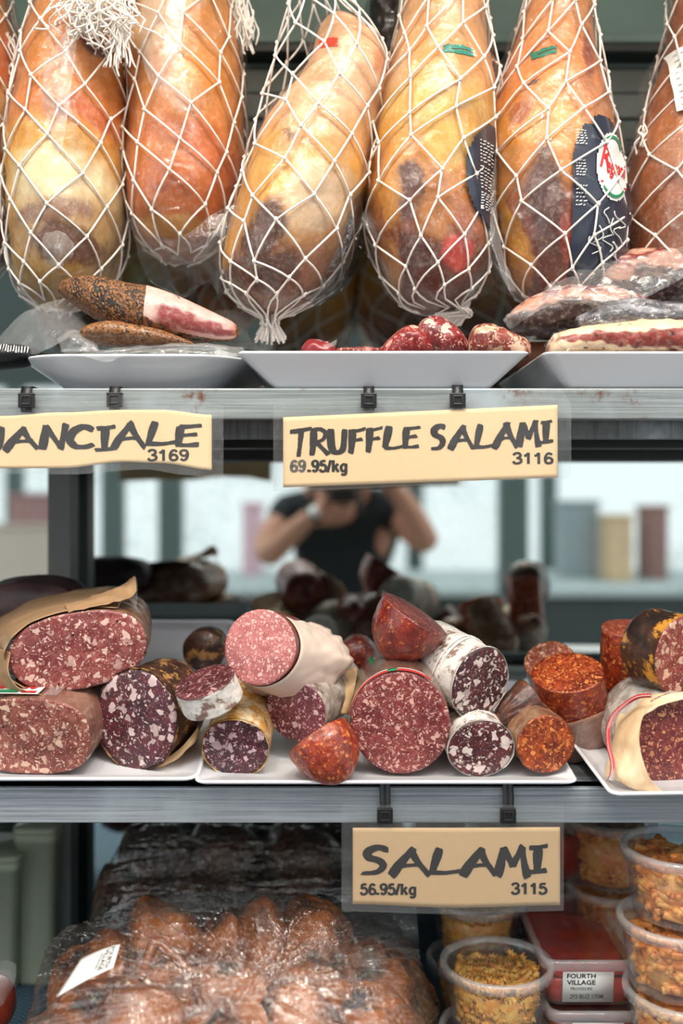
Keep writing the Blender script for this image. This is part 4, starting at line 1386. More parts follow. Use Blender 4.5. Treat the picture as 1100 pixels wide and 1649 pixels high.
def jowl_cut():
    m = MB()
    rows = []
    col = []
    for i in range(61):
        x = 240 + 142 * i / 60
        c_, rr_ = GL.cr(x)
        row = []
        for j in range(41):
            v = j / 40
            th = math.asin(0.93) * (2 * v - 1) + 0.0
            xx = x + (7 - 14 * abs(v - 0.35)) * (1 - i / 60)
            p = GL.pt(min(383, xx), math.sin(th) * 1.2, 0.0016, False)
            p.z -= 0.0
            row.append(p)
            y = (p.z)
            q = p
            n1 = noise.noise(Vector((q.x * 60, q.y * 60, q.z * 160)))
            n2 = noise.noise(q * 190)
            fat = mixc(C(224, 190, 180), C(214, 162, 154), 0.5 + n1)
            u = i / 60
            mid = 0.52 + 0.13 * u + 0.02 * math.sin(u * 7)
            band = 1 - sm(abs(v - mid) + 0.10 * n1 + 0.06 * n2, 0.06 + 0.05 * sm(u, 0, .4), 0.15 + 0.05 * sm(u, 0, .4))
            band *= sm(u, 0.08, 0.2)
            cc = mixc(fat, C(146, 64, 66), band)
            edge = sm(v, 0.90, 0.97) + (1 - sm(v, 0.02, 0.06)) + sm(u, 0.965, 1.0)
            cc = mixc(cc, C(186, 120, 78), min(1, edge))
            cut = 0.60 + 0.42 * u + 0.03 * n1
            if v > cut:
                cc = C(58, 40, 32) if n2 > 0.05 else C(128, 82, 46)
            col.append(cc)
        rows.append(row)
    m.grid(rows)
    m.c = col
    return m


m = jowl_cut()
m.build('cut_face', M['cured'], r, col=m.c)
tab = [(132, 538, 548), (142, 527, 553), (165, 521, 556), (195, 521, 558), (230, 526, 558), (262, 534, 558), (290, 543, 558), (312, 551, 558)]
G2 = Loft(tab, 1.015, 0.036, 'h', 0.85, 0.0016, 40, 5, 0.0006, 160)
r = root('cured_pork_jowl', P(220, 558, 1.015), 'glossy pepper-crusted pork jowl lying under the cut one on the left dish', 'meat', 'pepper-crusted pork jowls')
m = G2.mesh(160, 110, pepper(lambda x, y: -0.10))
m.build('pepper_crust', M['cured'], r, col=m.c)


def sheet(label, ctrl, mat, amp=0.002, ridge=0.003, seed=1, nm='film_sheet', ctg='wrap', n=34, solid=0.0):
    o = patch([[P(*c) for c in row] for row in ctrl], n, n, amp, 45, seed, ridge, 40).build(nm, M[mat], None, solid=solid)
    return tag(o, label, ctg)


sheet('loose clear film standing up at the left end of the dish beside the pork jowls', [
    [(-10, 556, 1.06), (20, 520, 1.05), (62, 492, 1.05), (100, 481, 1.06), (128, 500, 1.07)], [(0, 568, 1.03), (40, 540, 1.02), (80, 512, 1.02), (115, 512, 1.03), (142, 525, 1.04)],
    [(60, 571, 1.0), (80, 560, 0.99), (110, 545, 0.99), (130, 545, 0.995), (150, 545, 1.0)]], 'film_milky', seed=2)
sheet('milky paper sheet under the pork jowls folding over the front of the left dish', [
    [(100, 562, 1.08), (200, 562, 1.08), (300, 562, 1.08), (400, 560, 1.07)], [(105, 570, 0.99), (190, 562, 0.99), (290, 553, 0.99), (390, 560, 1.0)],
    [(140, 575, 0.977), (185, 568, 0.976), (285, 562, 0.98), (396, 566, 0.985)], [(152, 578, 0.974), (176, 582, 0.972), (225, 571, 0.976), (400, 574, 0.98)]], 'film_milky', seed=3, nm='paper_sheet')
sheet('small bunched clear film in front of the lower pork jowl', [
    [(92, 545, 1.0), (112, 535, 1.0), (128, 532, 1.0), (150, 546, 1.0)], [(96, 556, 0.99), (114, 545, 0.985), (132, 546, 0.985), (156, 556, 0.99)], [(100, 568, 0.985), (115, 566, 0.98), (132, 565, 0.98), (160, 566, 0.985)]], 'film_milky', seed=6, n=20)
sheet('clear film edge trailing onto the long white tray behind the cut pork end', [
    [(330, 505, 1.10), (362, 498, 1.10), (400, 505, 1.10)], [(345, 540, 1.06), (375, 545, 1.06), (400, 540, 1.07)], [(360, 562, 1.02), (388, 562, 1.02), (430, 568, 1.01)]], 'film', seed=8, n=20)
# dark labelled sausage at the far left
tab = [(-60, 556, 600), (-20, 554, 600), (10, 553, 596), (40, 556, 590), (60, 562, 582), (72, 568, 576)]
S0 = Loft(tab, 1.02, 0.03, 'h', 1.0, 0.001, 50, 3)
r = root('wrapped_sausage', P(0, 600, 1.02), 'black-labelled sausage with white lettering poking in at the left edge beside the dish', 'sausage')
S0.mesh(50, 50).build('casing', M['black'], r)
rd = random.Random(4)
m = MB()
for k in range(16):
    x = -5 + k * 3.8
    y0 = 560 + rd.uniform(-1, 2) + k * 0.2
    m.add([S0.front(a, b, 0.002) for a, b in ((x, y0), (x + 1.4, y0), (x + 3.0, y0 + rd.uniform(6, 11)), (x + 1.4, y0 + 10))], [(0, 1, 2, 3)])
m.build('label_lettering', M['white_ink'], r)
MB().add([S0.front(a, b, 0.002) for a, b in ((-10, 572), (3, 578), (2, 588), (-12, 586))], [(0, 1, 2, 3)]).build('label_patch', plain('orange_patch', C(190, 90, 50), 0.5), r)

# truffle salami pieces
mt_truf = mk('meat_truffle', 41, C(124, 26, 34), C(168, 52, 54), C(232, 196, 178), 62, 0.66, 150, 0.5, warp=0.012, coat=0.4)
mt_truf2 = mk('meat_truffle_pale', 42, C(132, 34, 34), C(176, 84, 70), C(226, 190, 160), 70, 0.78, 170, 0.55, warp=0.012, coat=0.4)


def chunk(label, tab, Y, dep, mat, seed, o='h', sup=0.8):
    L = Loft(tab, Y, dep, o, sup, 0.004, 38, seed, 0.0012, 130)
    t = (tab[0][0] + tab[-1][0]) / 2
    r = root('truffle_salami_piece', P(t, max(b for _, a, b in tab), Y), label, 'salami', 'cut truffle salami on the long tray')
    L.mesh(60, 70).build('cut_meat', mat, r)
    return L, r


chunk('largest cut piece of marbled truffle salami with a pointed top, on the long tray', [(655, 552, 574), (668, 530, 576), (684, 515, 577), (702, 513, 577), (720, 520, 577), (738, 532, 577), (750, 546, 577), (757, 560, 574)], 1.03, 0.035, mt_truf, 3)
chunk('darker red truffle salami piece sloping down left of the pointed one', [(610, 564, 574), (625, 548, 577), (645, 533, 577), (662, 528, 577), (680, 532, 577), (694, 548, 575)], 1.015, 0.03, mk('meat_truffle_dark', 43, C(140, 26, 32), C(176, 50, 48), C(226, 170, 150), 66, 0.5, 150, 0.45, warp=0.01, coat=0.4), 5)
chunk('pale marbled truffle salami piece at the right end of the long tray', [(754, 550, 575), (762, 531, 577), (778, 526, 577), (800, 528, 577), (822, 536, 577), (842, 546, 577), (851, 556, 574)], 1.01, 0.03, mt_truf2, 7)
L, r = chunk('small red end of truffle salami low at the left of the long tray', [(486, 562, 574), (496, 552, 577), (512, 548, 577), (528, 553, 577), (540, 562, 575)], 1.02, 0.02, plain('dark_red_meat', C(132, 36, 42), 0.35, coat=0.3, var=0.3, vs=80), 9)
patch([[P(*c) for c in row] for row in ([(520, 555, 1.0), (532, 552, 1.0), (543, 546, 1.005)], [(524, 562, 0.995), (534, 558, 0.995), (541, 556, 1.0)])], 8, 8).build('film_corner', M['film_milky'], r)
chunk('flat reddish truffle salami slice between the small red end and the dark piece', [(530, 566, 576), (550, 563, 577), (580, 562, 577), (610, 563, 577), (632, 567, 576)], 1.05, 0.03, mk('meat_truffle_flat', 44, C(150, 44, 48), C(176, 70, 66), C(220, 170, 150), 90, 0.5), 11)


# coppa on the right tray
def coppa(label, tab, Y, dep, fn, seed, amp=0.004, name='cured_coppa'):
    L = Loft(tab, Y, dep, 'h', 0.9, amp, 34, seed, 0.0012, 120)
    t = (tab[0][0] + tab[-1][0]) / 2
    r = root(name, P(t, max(b for _, a, b in tab), Y), label, 'meat', 'cured coppa on the right tray')
    m = L.mesh(140, 110, fn)
    m.build('meat_body', M['cured'], r, col=m.c)
    return L, r


def coppa_col(light, meat_c, dark, split, L_):
    def fn(px, py, cs, q):
        c_, r_ = L_.cr(px)
        v = (py - c_) / r_
        n1 = noise.noise(Vector((q.x * 22, q.y * 24, q.z * 80)))
        n2 = noise.noise(q * 130)
        cc = mixc(light, meat_c, sm(n1 * 1.5 + 0.5 * n2, 0.0, 0.3))
        cc = mixc(cc, C(236, 200, 180), 0.7 * sm(noise.noise(Vector((q.x * 40, q.y * 60, q.z * 190))), 0.2, 0.4))
        return mixc(cc, dark, sm(v + 0.35 * n1 + 0.2 * n2, split - 0.15, split + 0.15))
    return fn


PKF, MTC, DKP = C(204, 146, 122), C(132, 44, 48), C(58, 36, 38)
tK1 = [(898, 440, 452), (912, 431, 470), (940, 424, 486), (980, 413, 496), (1020, 405, 498), (1060, 401, 500), (1100, 400, 500), (1150, 402, 500), (1170, 420, 480)]
tK2 = [(817, 508, 520), (826, 497, 532), (845, 485, 540), (880, 470, 544), (915, 462, 545), (955, 462, 545), (1000, 470, 540), (1040, 484, 530), (1055, 500, 520)]
tK3 = [(930, 510, 524), (950, 498, 532), (985, 490, 536), (1025, 485, 536), (1070, 488, 536), (1120, 494, 534), (1150, 508, 528)]
tK4 = [(882, 556, 574), (892, 543, 577), (915, 532, 578), (950, 526, 578), (1000, 521, 578), (1060, 517, 578), (1120, 515, 578), (1180, 520, 578), (1200, 540, 570)]
L1, rk1 = coppa('long coppa with a pinkish rind lying topmost on the right tray', tK1, 1.10, 0.045, coppa_col(PKF, MTC, DKP, 0.0, Loft(tK1, 1, 1, 'h')), 3)
L2, rk2 = coppa('dark coppa jutting out furthest left, under the topmost one', tK2, 1.075, 0.04, coppa_col(PKF, MTC, DKP, -0.35, Loft(tK2, 1, 1, 'h')), 5)
L3, rk3 = coppa('blue-grey film-wrapped coppa sandwiched in the middle of the right tray', tK3, 1.03, 0.03, lambda px, py, cs, q: mixc(C(66, 68, 80), C(150, 150, 156), sm(noise.noise(Vector((q.x * 30, q.y * 40, q.z * 110))), 0.1, 0.5)), 7)
L4c, rk4 = coppa('pale peppered coppa lying lowest, along the front of the right tray', tK4, 1.005, 0.035, lambda px, py, cs, q: (lambda n1, n2, n3: mixc(mixc(C(236, 206, 168), C(146, 62, 54), sm(n1 + 0.3 * n2 - 0.2 * sm(px, 990, 1040) + 0.25 * sm(px, 1060, 1100), 0.12, 0.26)), C(64, 44, 34), sm(n3 + 0.2 * n2, 0.48, 0.6)))(noise.noise(Vector((q.x * 13 + 3, q.y * 20, q.z * 52))), noise.noise(q * 110), noise.noise(q * 260 + Vector((3, 1, 2)))), 9)
for (rt, ctrl, mt, sd) in (
    (rk2, [[(880, 470, 1.06), (905, 450, 1.055), (960, 425, 1.06), (1020, 415, 1.06), (1100, 402, 1.06)], [(870, 485, 1.03), (920, 468, 1.02), (965, 450, 1.02), (1030, 445, 1.02), (1110, 415, 1.04)], [(890, 487, 1.025), (935, 484, 1.01), (975, 480, 1.0), (1030, 474, 1.005), (1115, 430, 1.03)], [(900, 486, 1.028), (945, 492, 1.015), (980, 502, 1.0), (1015, 492, 1.0), (1115, 440, 1.03)]], 'flap', 3),
    (rk2, [[(815, 512, 1.06), (860, 482, 1.035), (900, 462, 1.03)], [(812, 516, 1.05), (862, 488, 1.025), (905, 470, 1.02)], [(822, 530, 1.05), (868, 500, 1.025), (910, 482, 1.02)]], 'film_milky', 4),
    (rk3, [[(930, 515, 1.01), (990, 490, 1.0), (1050, 486, 0.998), (1120, 492, 1.0)], [(935, 524, 1.0), (1000, 505, 0.992), (1060, 505, 0.992), (1120, 508, 0.995)], [(940, 532, 1.0), (1000, 528, 0.994), (1060, 528, 0.994), (1120, 530, 0.996)]], 'film', 5),
    (rk4, [[(878, 560, 0.99), (890, 540, 0.985), (912, 528, 0.98)], [(876, 568, 0.98), (895, 555, 0.972), (918, 540, 0.97)], [(880, 576, 0.98), (900, 572, 0.973), (922, 560, 0.972)]], 'film', 6)):
    patch([[P(*c) for c in row] for row in ctrl], 70, 56, 0.003, 45, sd, 0.008, 48).build('film_wrap', M[mt], rt)
r = root('cooked_ham_slab', P(850, 585, 1.15), 'dull pinkish slab low between the long tray and the right tray', 'meat')
SL = Loft([(800, 565, 596), (815, 556, 600), (850, 552, 602), (890, 552, 602), (930, 556, 600), (945, 566, 592)], 1.16, 0.06, 'h', 0.8, 0.002, 30, 4)
SL.mesh(30, 40).build('meat_body', plain('dull_pink_meat', C(150, 96, 76), 0.45, var=0.15, vs=40), r)

# ------------------------------------------------------------------ price signs
BR = {
    'A': [[(0.00, 0.00), (0.22, 0.42), (0.60, 1.00)], [(0.52, 0.98), (0.70, 0.55), (1.0, 0.06)], [(0.20, 0.36), (0.50, 0.40), (0.78, 0.42)]],
    'C': [[(0.98, 0.84), (0.62, 0.96), (0.22, 0.76), (0.06, 0.40), (0.28, 0.10), (0.66, 0.06), (0.98, 0.16)]],
    'E': [[(0.16, 0.92), (0.10, 0.50), (0.06, 0.06)], [(0.12, 0.90), (0.55, 0.92), (1.0, 0.96)], [(0.12, 0.50), (0.45, 0.53), (0.80, 0.56)], [(0.04, 0.08), (0.50, 0.06), (0.94, 0.10)]],
    'F': [[(0.22, 0.94), (0.20, 0.50), (0.12, 0.0)], [(0.02, 0.88), (0.50, 0.90), (1.0, 0.98)], [(0.18, 0.50), (0.48, 0.52), (0.82, 0.56)]],
    'G': [[(0.95, 0.84), (0.60, 0.96), (0.20, 0.74), (0.06, 0.38), (0.28, 0.08), (0.66, 0.08), (0.90, 0.36)], [(0.55, 0.40), (0.98, 0.42)]],
    'I': [[(0.50, 0.92), (0.46, 0.50), (0.44, 0.06)], [(0.06, 0.90), (0.5, 0.92), (1.0, 0.98)], [(0.0, 0.04), (0.45, 0.05), (0.92, 0.10)]],
    'L': [[(0.30, 1.0), (0.18, 0.55), (0.06, 0.08)], [(0.04, 0.08), (0.50, 0.06), (1.0, 0.14)]],
    'M': [[(0.04, 0.02), (0.14, 0.50), (0.22, 0.96)], [(0.22, 0.94), (0.40, 0.60), (0.50, 0.36)], [(0.50, 0.36), (0.66, 0.66), (0.84, 1.0)], [(0.82, 0.98), (0.88, 0.50), (0.98, 0.0)]],
    'N': [[(0.06, 0.02), (0.14, 0.50), (0.20, 0.98)], [(0.18, 0.94), (0.48, 0.50), (0.76, 0.08)], [(0.98, 1.0), (0.88, 0.55), (0.78, 0.04)]],
    'R': [[(0.16, 0.92), (0.14, 0.50), (0.06, 0.0)], [(0.06, 0.90), (0.50, 0.98), (0.86, 0.82), (0.70, 0.58), (0.22, 0.46)], [(0.34, 0.46), (0.64, 0.26), (0.98, 0.04)]],
    'S': [[(0.98, 0.90), (0.66, 0.98), (0.26, 0.84), (0.30, 0.62), (0.68, 0.50), (0.84, 0.30), (0.58, 0.08), (0.06, 0.04)]],
    'T': [[(0.0, 0.88), (0.5, 0.92), (1.0, 1.0)], [(0.56, 0.94), (0.50, 0.50), (0.42, 0.0)]],
    'U': [[(0.10, 0.98), (0.10, 0.50), (0.22, 0.12), (0.52, 0.04), (0.80, 0.20), (0.90, 0.96)]],
}


def brush(letters, th, seed):
    """hand-brushed capitals: letters = (char, x0, ytop, x1, ybottom) in picture rows; returns points and faces"""
    rd = random.Random(seed)
    V, Fc = [], []
    for (ch, x0, y0, x1, y1) in letters:
        for k, stk in enumerate(BR[ch]):
            w0 = th * (1.12 if k == 0 else 0.92) * rd.uniform(0.92, 1.12)
            pts = [Vector((x0 + (x1 - x0) * a, y1 - (y1 - y0) * b)) for a, b in stk]
            n = 26
            cl = [cat(pts, i / n) for i in range(n + 1)]
            jl = jr = 0
            for i, p in enumerate(cl):
                d = cl[min(n, i + 1)] - cl[max(0, i - 1)]
                d.normalize()
                nn = Vector((-d.y, d.x))
                # brush pen held at an angle: verticals wide, horizontals narrow
                ww = w0 * (0.62 + 0.42 * abs(d.y)) * (0.86 + 0.14 * math.sin(i / n * 5 + k))
                if i in (0, n):
                    ww *= 0.75
                a = p + nn * (ww / 2 + rd.uniform(-.35, .35)) + d * rd.uniform(-.9, .9)
                b = p - nn * (ww / 2 + rd.uniform(-.35, .35)) + d * rd.uniform(-.9, .9)
                if i == 0:
                    a -= d * rd.uniform(0, 3)
                    b -= d * rd.uniform(0, 3)
                if i == n:
                    a += d * rd.uniform(0, 4)
                    b += d * rd.uniform(0, 4)
                V += [a, b]
            o = len(V) - 2 * (n + 1)
            Fc += [(o + 2 * i, o + 2 * i + 1, o + 2 * i + 3, o + 2 * i + 2) for i in range(n)]
    return [(p.x, p.y) for p in V], Fc


DIG = {
    '3': [[(.06, .78), (.28, .95), (.68, .95), (.84, .76), (.64, .55), (.38, .53)], [(.5, .54), (.86, .42), (.88, .18), (.58, .05), (.22, .06), (.04, .24)]],
    '1': [[(.10, .70), (.40, .82), (.54, .98)], [(.56, 1.0), (.56, .5), (.56, 0)]],
    '6': [[(.86, .80), (.62, .95), (.30, .86), (.12, .5), (.18, .15), (.5, .05), (.84, .14), (.88, .38), (.6, .56), (.3, .50), (.16, .36)]],
    '9': [[(.14, .20), (.38, .05), (.70, .14), (.88, .5), (.82, .85), (.5, .95), (.16, .86), (.12, .62), (.4, .44), (.7, .50), (.84, .64)]],
    '5': [[(.84, .93), (.5, .93), (.24, .93)], [(.24, .95), (.19, .72), (.16, .52)], [(.16, .52), (.5, .63), (.84, .48), (.86, .2), (.55, .05), (.2, .06), (.04, .24)]],
    '.': [[(.3, .0), (.3, .1), (.3, .2)]],
    '/': [[(.0, -.02), (.4, .5), (.8, 1.0)]],
    'k': [[(.14, 1.0), (.14, .5), (.14, 0)], [(.82, .70), (.5, .48), (.2, .26)], [(.42, .44), (.62, .24), (.88, 0)]],
    'g': [[(.80, .56), (.5, .66), (.16, .48), (.16, .2), (.45, .06), (.80, .18)], [(.82, .72), (.82, .3), (.80, -.10), (.52, -.24), (.14, -.16)]],
}


def bold_px(txt, x0, y0, x1, y1):
    """heavy plain figures between a cap line y0 and a base line y1"""
    wd = {'.': 0.42, '/': 0.58}
    tot = sum(wd.get(ch, 1.0) for ch in txt)
    cw = (x1 - x0) / tot
    h = y1 - y0
    lw = h * 0.20
    V, Fc = [], []
    x = x0
    for ch in txt:
        w = cw * wd.get(ch, 1.0)
        for stk in DIG[ch]:
            pts = [Vector((x + w * 0.06 + w * 0.88 * a * (1 if ch not in './' else 1), y1 - h * b)) for a, b in stk]
            n = 18
            cl = [cat(pts, i / n) for i in range(n + 1)]
            o = len(V)
            ww = lw * (1.5 if ch == '.' else 1.15)
            for i, p in enumerate(cl):
                d = cl[min(n, i + 1)] - cl[max(0, i - 1)]
                d.normalize()
                nn = Vector((-d.y * 1.12, d.x * 0.9))
                V += [p + nn * ww / 2, p - nn * ww / 2]
            Fc += [(o + 2 * i, o + 2 * i + 1, o + 2 * i + 3, o + 2 * i + 2) for i in range(n)]
        x += w
    return [(p.x, p.y) for p in V], Fc


def sign(label, Yf, paper, pocket, kraft, letters, th, texts, ties, seed):
    """paper / pocket: lists of (x, ytop, ybottom) columns"""
    def interp(cols, x):
        for a, b in zip(cols, cols[1:]):
            if x <= b[0]:
                break
        f = max(0, min(1, (x - a[0]) / (b[0] - a[0])))
        f = f if len(cols) < 3 else f * f * (3 - 2 * f)
        return a[1] + (b[1] - a[1]) * f, a[2] + (b[2] - a[2]) * f

    def surf(cols, off, nx, ny):
        m = MB()
        rows = []
        for i in range(nx + 1):
            x = cols[0][0] + (cols[-1][0] - cols[0][0]) * i / nx
            yt, yb = interp(cols, x)
            rows.append([P(x, yt + (yb - yt) * j / ny, Yf(x, yt + (yb - yt) * j / ny) + off) for j in range(ny + 1)])
        m.grid(rows)
        return m
    x0 = (paper[0][0] + paper[-1][0]) / 2
    r = root('price_sign', P(x0, paper[0][2], Yf(x0, paper[0][2])), label, 'sign', 'laminated price signs on the shelf edges')
    surf(paper, 0.0, 60, 16).build('paper', kraft, r, solid=0.0003)
    surf(pocket, -0.0009, 70, 24).build('plastic_pocket', M['lamin'], r)
    surf(pocket, 0.0009, 40, 16).build('plastic_pocket', M['lamin'], r)
    V, Fc = brush(letters, th, seed)
    MB().add([P(x, y, Yf(x, y) - 0.0005) for x, y in V], Fc).build('brush_lettering', M['ink'], r, smooth=False)
    for (tx, a, b, c, d, bo, mt, nm) in texts:
        V, Fc = bold_px(tx, a, b, c, d)
        MB().add([P(x, y, Yf(x, y) - 0.0005) for x, y in V], Fc).build(nm, M[mt], r, smooth=False)
    for (tx_, ty_) in ties:
        cable_tie(r, tx_, *ty_)
    return r


def cable_tie(r, px, ya, yh, yb):
    """black cable tie looping over the steel edge: ya where it leaves the shelf, yh the head, yb the lower end"""
    Y = 0.992
    m = MB()
    w = 8.5 / F
    a, b = P(px, ya, 0.9965), P(px, yb, 0.9905)
    lo = [Vector((a.x, 1.03, a.z + 0.0015)), Vector((a.x, 1.0, a.z + 0.0022)), a, Vector((a.x, 0.9925, (a.z + b.z) / 2)), b]
    rows = []
    for i in range(21):
        p = cat(lo, i / 20)
        rows.append([p + Vector((-w, 0, 0)), p + Vector((w, 0, 0))])
    m.grid(rows)
    t = m.build('cable_tie', M['black'], r, solid=0.0014)
    h = P(px, yh, 0.9885)
    hw, hh = 12.5 / F, 11.5 / F
    m = MB().obox(h, (hw, 0, 0), (0, 0.0032, 0), (0, 0, hh))
    m.obox(h + Vector((0, -0.0036, hh * .55)), (hw * .62, 0, 0), (0, 0.0006, 0), (0, 0, hh * .16))
    m.obox(h + Vector((0, -0.0036, -hh * .55)), (hw * .62, 0, 0), (0, 0.0006, 0), (0, 0, hh * .16))
    for s in (-1, 1):
        m.obox(h + Vector((s * hw * .55, -0.0036, 0)), (hw * .12, 0, 0), (0, 0.0006, 0), (0, 0, hh * .5))
    m.build('tie_head', M['black'], t, smooth=False, bevel=0.0008)


SY = 0.986
sign('long cream price sign reading TRUFFLE SALAMI, hung on the upper shelf edge', lambda x, y: SY + 0.0025 * math.sin((x - 440) / 150) + 0.004 * (y - 650) / 140,
     [(456, 672, 785), (898, 652, 769)], [(440, 650, 791), (906, 628, 772), (920, 650, 769)], M['kraft'],
     [('T', 467, 690, 500, 734), ('R', 501, 690, 528, 732), ('U', 530, 690, 558, 730), ('F', 562, 690, 587, 729), ('F', 590, 688, 615, 727), ('L', 618, 687, 648, 724), ('E', 651, 687, 674, 722),
      ('S', 694, 685, 717, 724), ('A', 725, 686, 762, 724), ('L', 765, 685, 794, 722), ('A', 797, 682, 832, 721), ('M', 834, 679, 868, 720), ('I', 871, 677, 889, 714)], 10.5,
     [('69', 467, 741, 493, 760, 0.03, 'grey_ink', 'price_text'), ('.95/kg', 496, 741, 560, 760, 0.03, 'ink', 'price_text'), ('3116', 825, 729, 892, 747, 0.03, 'ink', 'code_number')],
     [(594, (626, 645, 660)), (737, (624, 645, 658))], 3)
sign('curling cream price sign reading GUANCIALE, cut off at the left edge', lambda x, y: SY + 0.004 * math.sin((x + 60) / 75),
     [(-110, 672, 758), (0, 670, 754), (100, 664, 754), (200, 660, 744), (260, 660, 746), (341, 668, 757)], [(-125, 640, 768), (0, 640, 763), (110, 636, 764), (235, 636, 756), (300, 640, 765), (360, 652, 773)], M['kraft'],
     [('G', -86, 686, -44, 728), ('U', -38, 686, 8, 726), ('A', 9, 689, 61, 725), ('N', 66, 684, 107, 723), ('C', 110, 686, 150, 722), ('I', 155, 686, 185, 726), ('A', 182, 680, 233, 723), ('L', 236, 680, 282, 717), ('E', 285, 684, 322, 719)], 12.5,
     [('3169', 237, 724, 305, 742, 0.03, 'ink', 'code_number')], [(43, (626, 645, 664)), (185, (626, 644, 664))], 5)
sign('darker kraft price sign reading SALAMI, hung on the lower shelf edge', lambda x, y: SY + 0.003 * math.sin((x - 540) / 110) + 0.002 * (y - 1300) / 150,
     [(568, 1333, 1456), (735, 1333, 1462), (902, 1332, 1458)], [(550, 1296, 1468), (730, 1296, 1472), (908, 1296, 1467)], M['kraft_dark'],
     [('S', 582, 1364, 624, 1408), ('A', 630, 1367, 690, 1411), ('L', 693, 1368, 741, 1408), ('A', 745, 1367, 798, 1411), ('M', 800, 1364, 850, 1411), ('I', 852, 1361, 882, 1406)], 14.0,
     [('56.95/kg', 580, 1423, 671, 1441, 0.03, 'ink', 'price_text'), ('3115', 823, 1422, 882, 1440, 0.03, 'ink', 'code_number')], [(620, (1266, 1313, 1322)), (818, (1264, 1313, 1322))], 8)


# ------------------------------------------------------------------ bottom compartment: film-wrapped smoked meat
DECK = FLOOR + 0.003


def smoked_col(dark):
    A, B, K = C(172, 98, 44), C(112, 58, 28), C(38, 24, 18)
    if dark:
        A, B, K = C(96, 58, 36), C(64, 38, 26), C(34, 24, 20)

    def fn(px, py, cs, q):
        n1 = noise.noise(q * 22)
        n2 = noise.noise(q * 70)
        return mixc(mixc(A, B, sm(n1 + 0.4 * n2, -0.3, 0.4)), K, sm(n1 * 0.9 - 0.6 * n2 - 0.05, 0.1, 0.4))
    return fn


def lump(name, label, c, rx, ry, rz, seed, dark=False, group=None, knuckle=True, rot=0.0):
    """lumpy joint of smoked meat: a swollen body narrowing to a shank, resting on its underside"""
    r = root(name, (c[0], c[1], c[2] - rz), label, 'meat', group)
    m = MB()
    N, K = 44, 40
    col = []
    fn = smoked_col(dark)
    rows = []
    ca, sa = math.cos(rot), math.sin(rot)
    for i in range(N + 1):
        u = -1 + 2 * i / N
        f = math.sqrt(max(0.0, 1 - abs(u) ** 2.4)) * (1.0 - 0.22 * u)
        rr = []
        for j in range(K):
            th = 2 * PI * j / K
            q = Vector((rx * u, ry * f * math.cos(th), rz * f * math.sin(th)))
            d = 1 + 0.34 * noise.noise(q * 20 + Vector((seed, 0, 0))) + 0.10 * noise.noise(q * 70 + Vector((0, seed, 0))) - 0.16 * max(0.0, 0.2 - abs(noise.noise(q * 14 + Vector((0, 0, seed))))) * 5 * 0.4
            q = Vector((q.x, q.y * d, q.z * d))
            q = Vector((q.x * ca - q.y * sa, q.x * sa + q.y * ca, max(q.z, -rz * 0.98)))
            rr.append(Vector(c) + q)
            col.append(fn(0, 0, 1, q + Vector((seed * 1.3, 0, 0))))
        rows.append(rr)
    n = m.grid(rows, True)
    m.cap(list(range(K)))
    m.cap(list(range(N * K, N * K + K)))
    col += [col[0], col[-1]]
    m.build('meat_body', M['smoked'], r, col=col)
    return r


M['smoked'] = attr_mat('smoked_meat', rough=0.3, coat=0.45, bump=0.5, bs=70, var=0.3)
GS = 'smoked joints in the big film-wrapped pack'
XL = lambda px, Y: (px - 550) / F * Y
pk = (('smoked meat joint at the left end of the big pack, beside the white sticker', (XL(135, .99), 0.99, DECK + 0.085), 0.055, 0.10, 0.066, 1, 1.3),
      ('smoked meat joint with a split dark hollow, second from left in the big pack', (XL(245, .98), 0.98, DECK + 0.095), 0.060, 0.11, 0.080, 2, 1.4),
      ('smoked meat joint in the middle of the big film-wrapped pack', (XL(375, .98), 0.98, DECK + 0.095), 0.060, 0.115, 0.078, 3, 1.6),
      ('smoked meat joint right of the middle in the big film-wrapped pack', (XL(495, .98), 0.98, DECK + 0.092), 0.058, 0.11, 0.074, 4, 1.5),
      ('smoked meat joint at the right end of the big pack, under the folded film', (XL(605, .98), 0.98, DECK + 0.085), 0.052, 0.105, 0.062, 5, 1.65))
for lab, c, a, b, z, sd, ro in pk:
    r = lump('smoked_joint', lab, c, b, a, z, sd, group=GS, rot=ro)
    if sd == 2:
        bn = [P(228, 1575, 0.93), P(240, 1540, 0.955), P(252, 1518, 0.965), P(280, 1540, 0.96), P(312, 1570, 0.95)]
        MB().tube([cat(bn, u / 24) for u in range(25)], [0.004 + 0.002 * math.sin(u / 24 * PI) for u in range(25)], 10).build('bone', plain('smoked_bone', C(140, 78, 40), 0.3, coat=0.3, var=0.2, vs=60), r)
for j, (px, z, sd) in enumerate(((170, 0.085, 31), (285, 0.105, 32), (400, 0.108, 33), (515, 0.10, 34), (615, 0.085, 35))):
    lump('smoked_joint', 'smoked meat joint of the back row in the big pack, %s' % ('leftmost', 'second from left', 'middle one', 'second from right', 'rightmost')[j], (XL(px, 1.10), 1.10, DECK + z), 0.062, 0.055, z - 0.02, sd, group=GS, rot=0.3 * j)
tr = tray('pack_tray', 'low tray under the smoked joints of the big film-wrapped pack', XL(370, 0.86), 0.86, DECK, 0.40, 0.26, 0.37, 0.23, 0.022, rc=0.02)
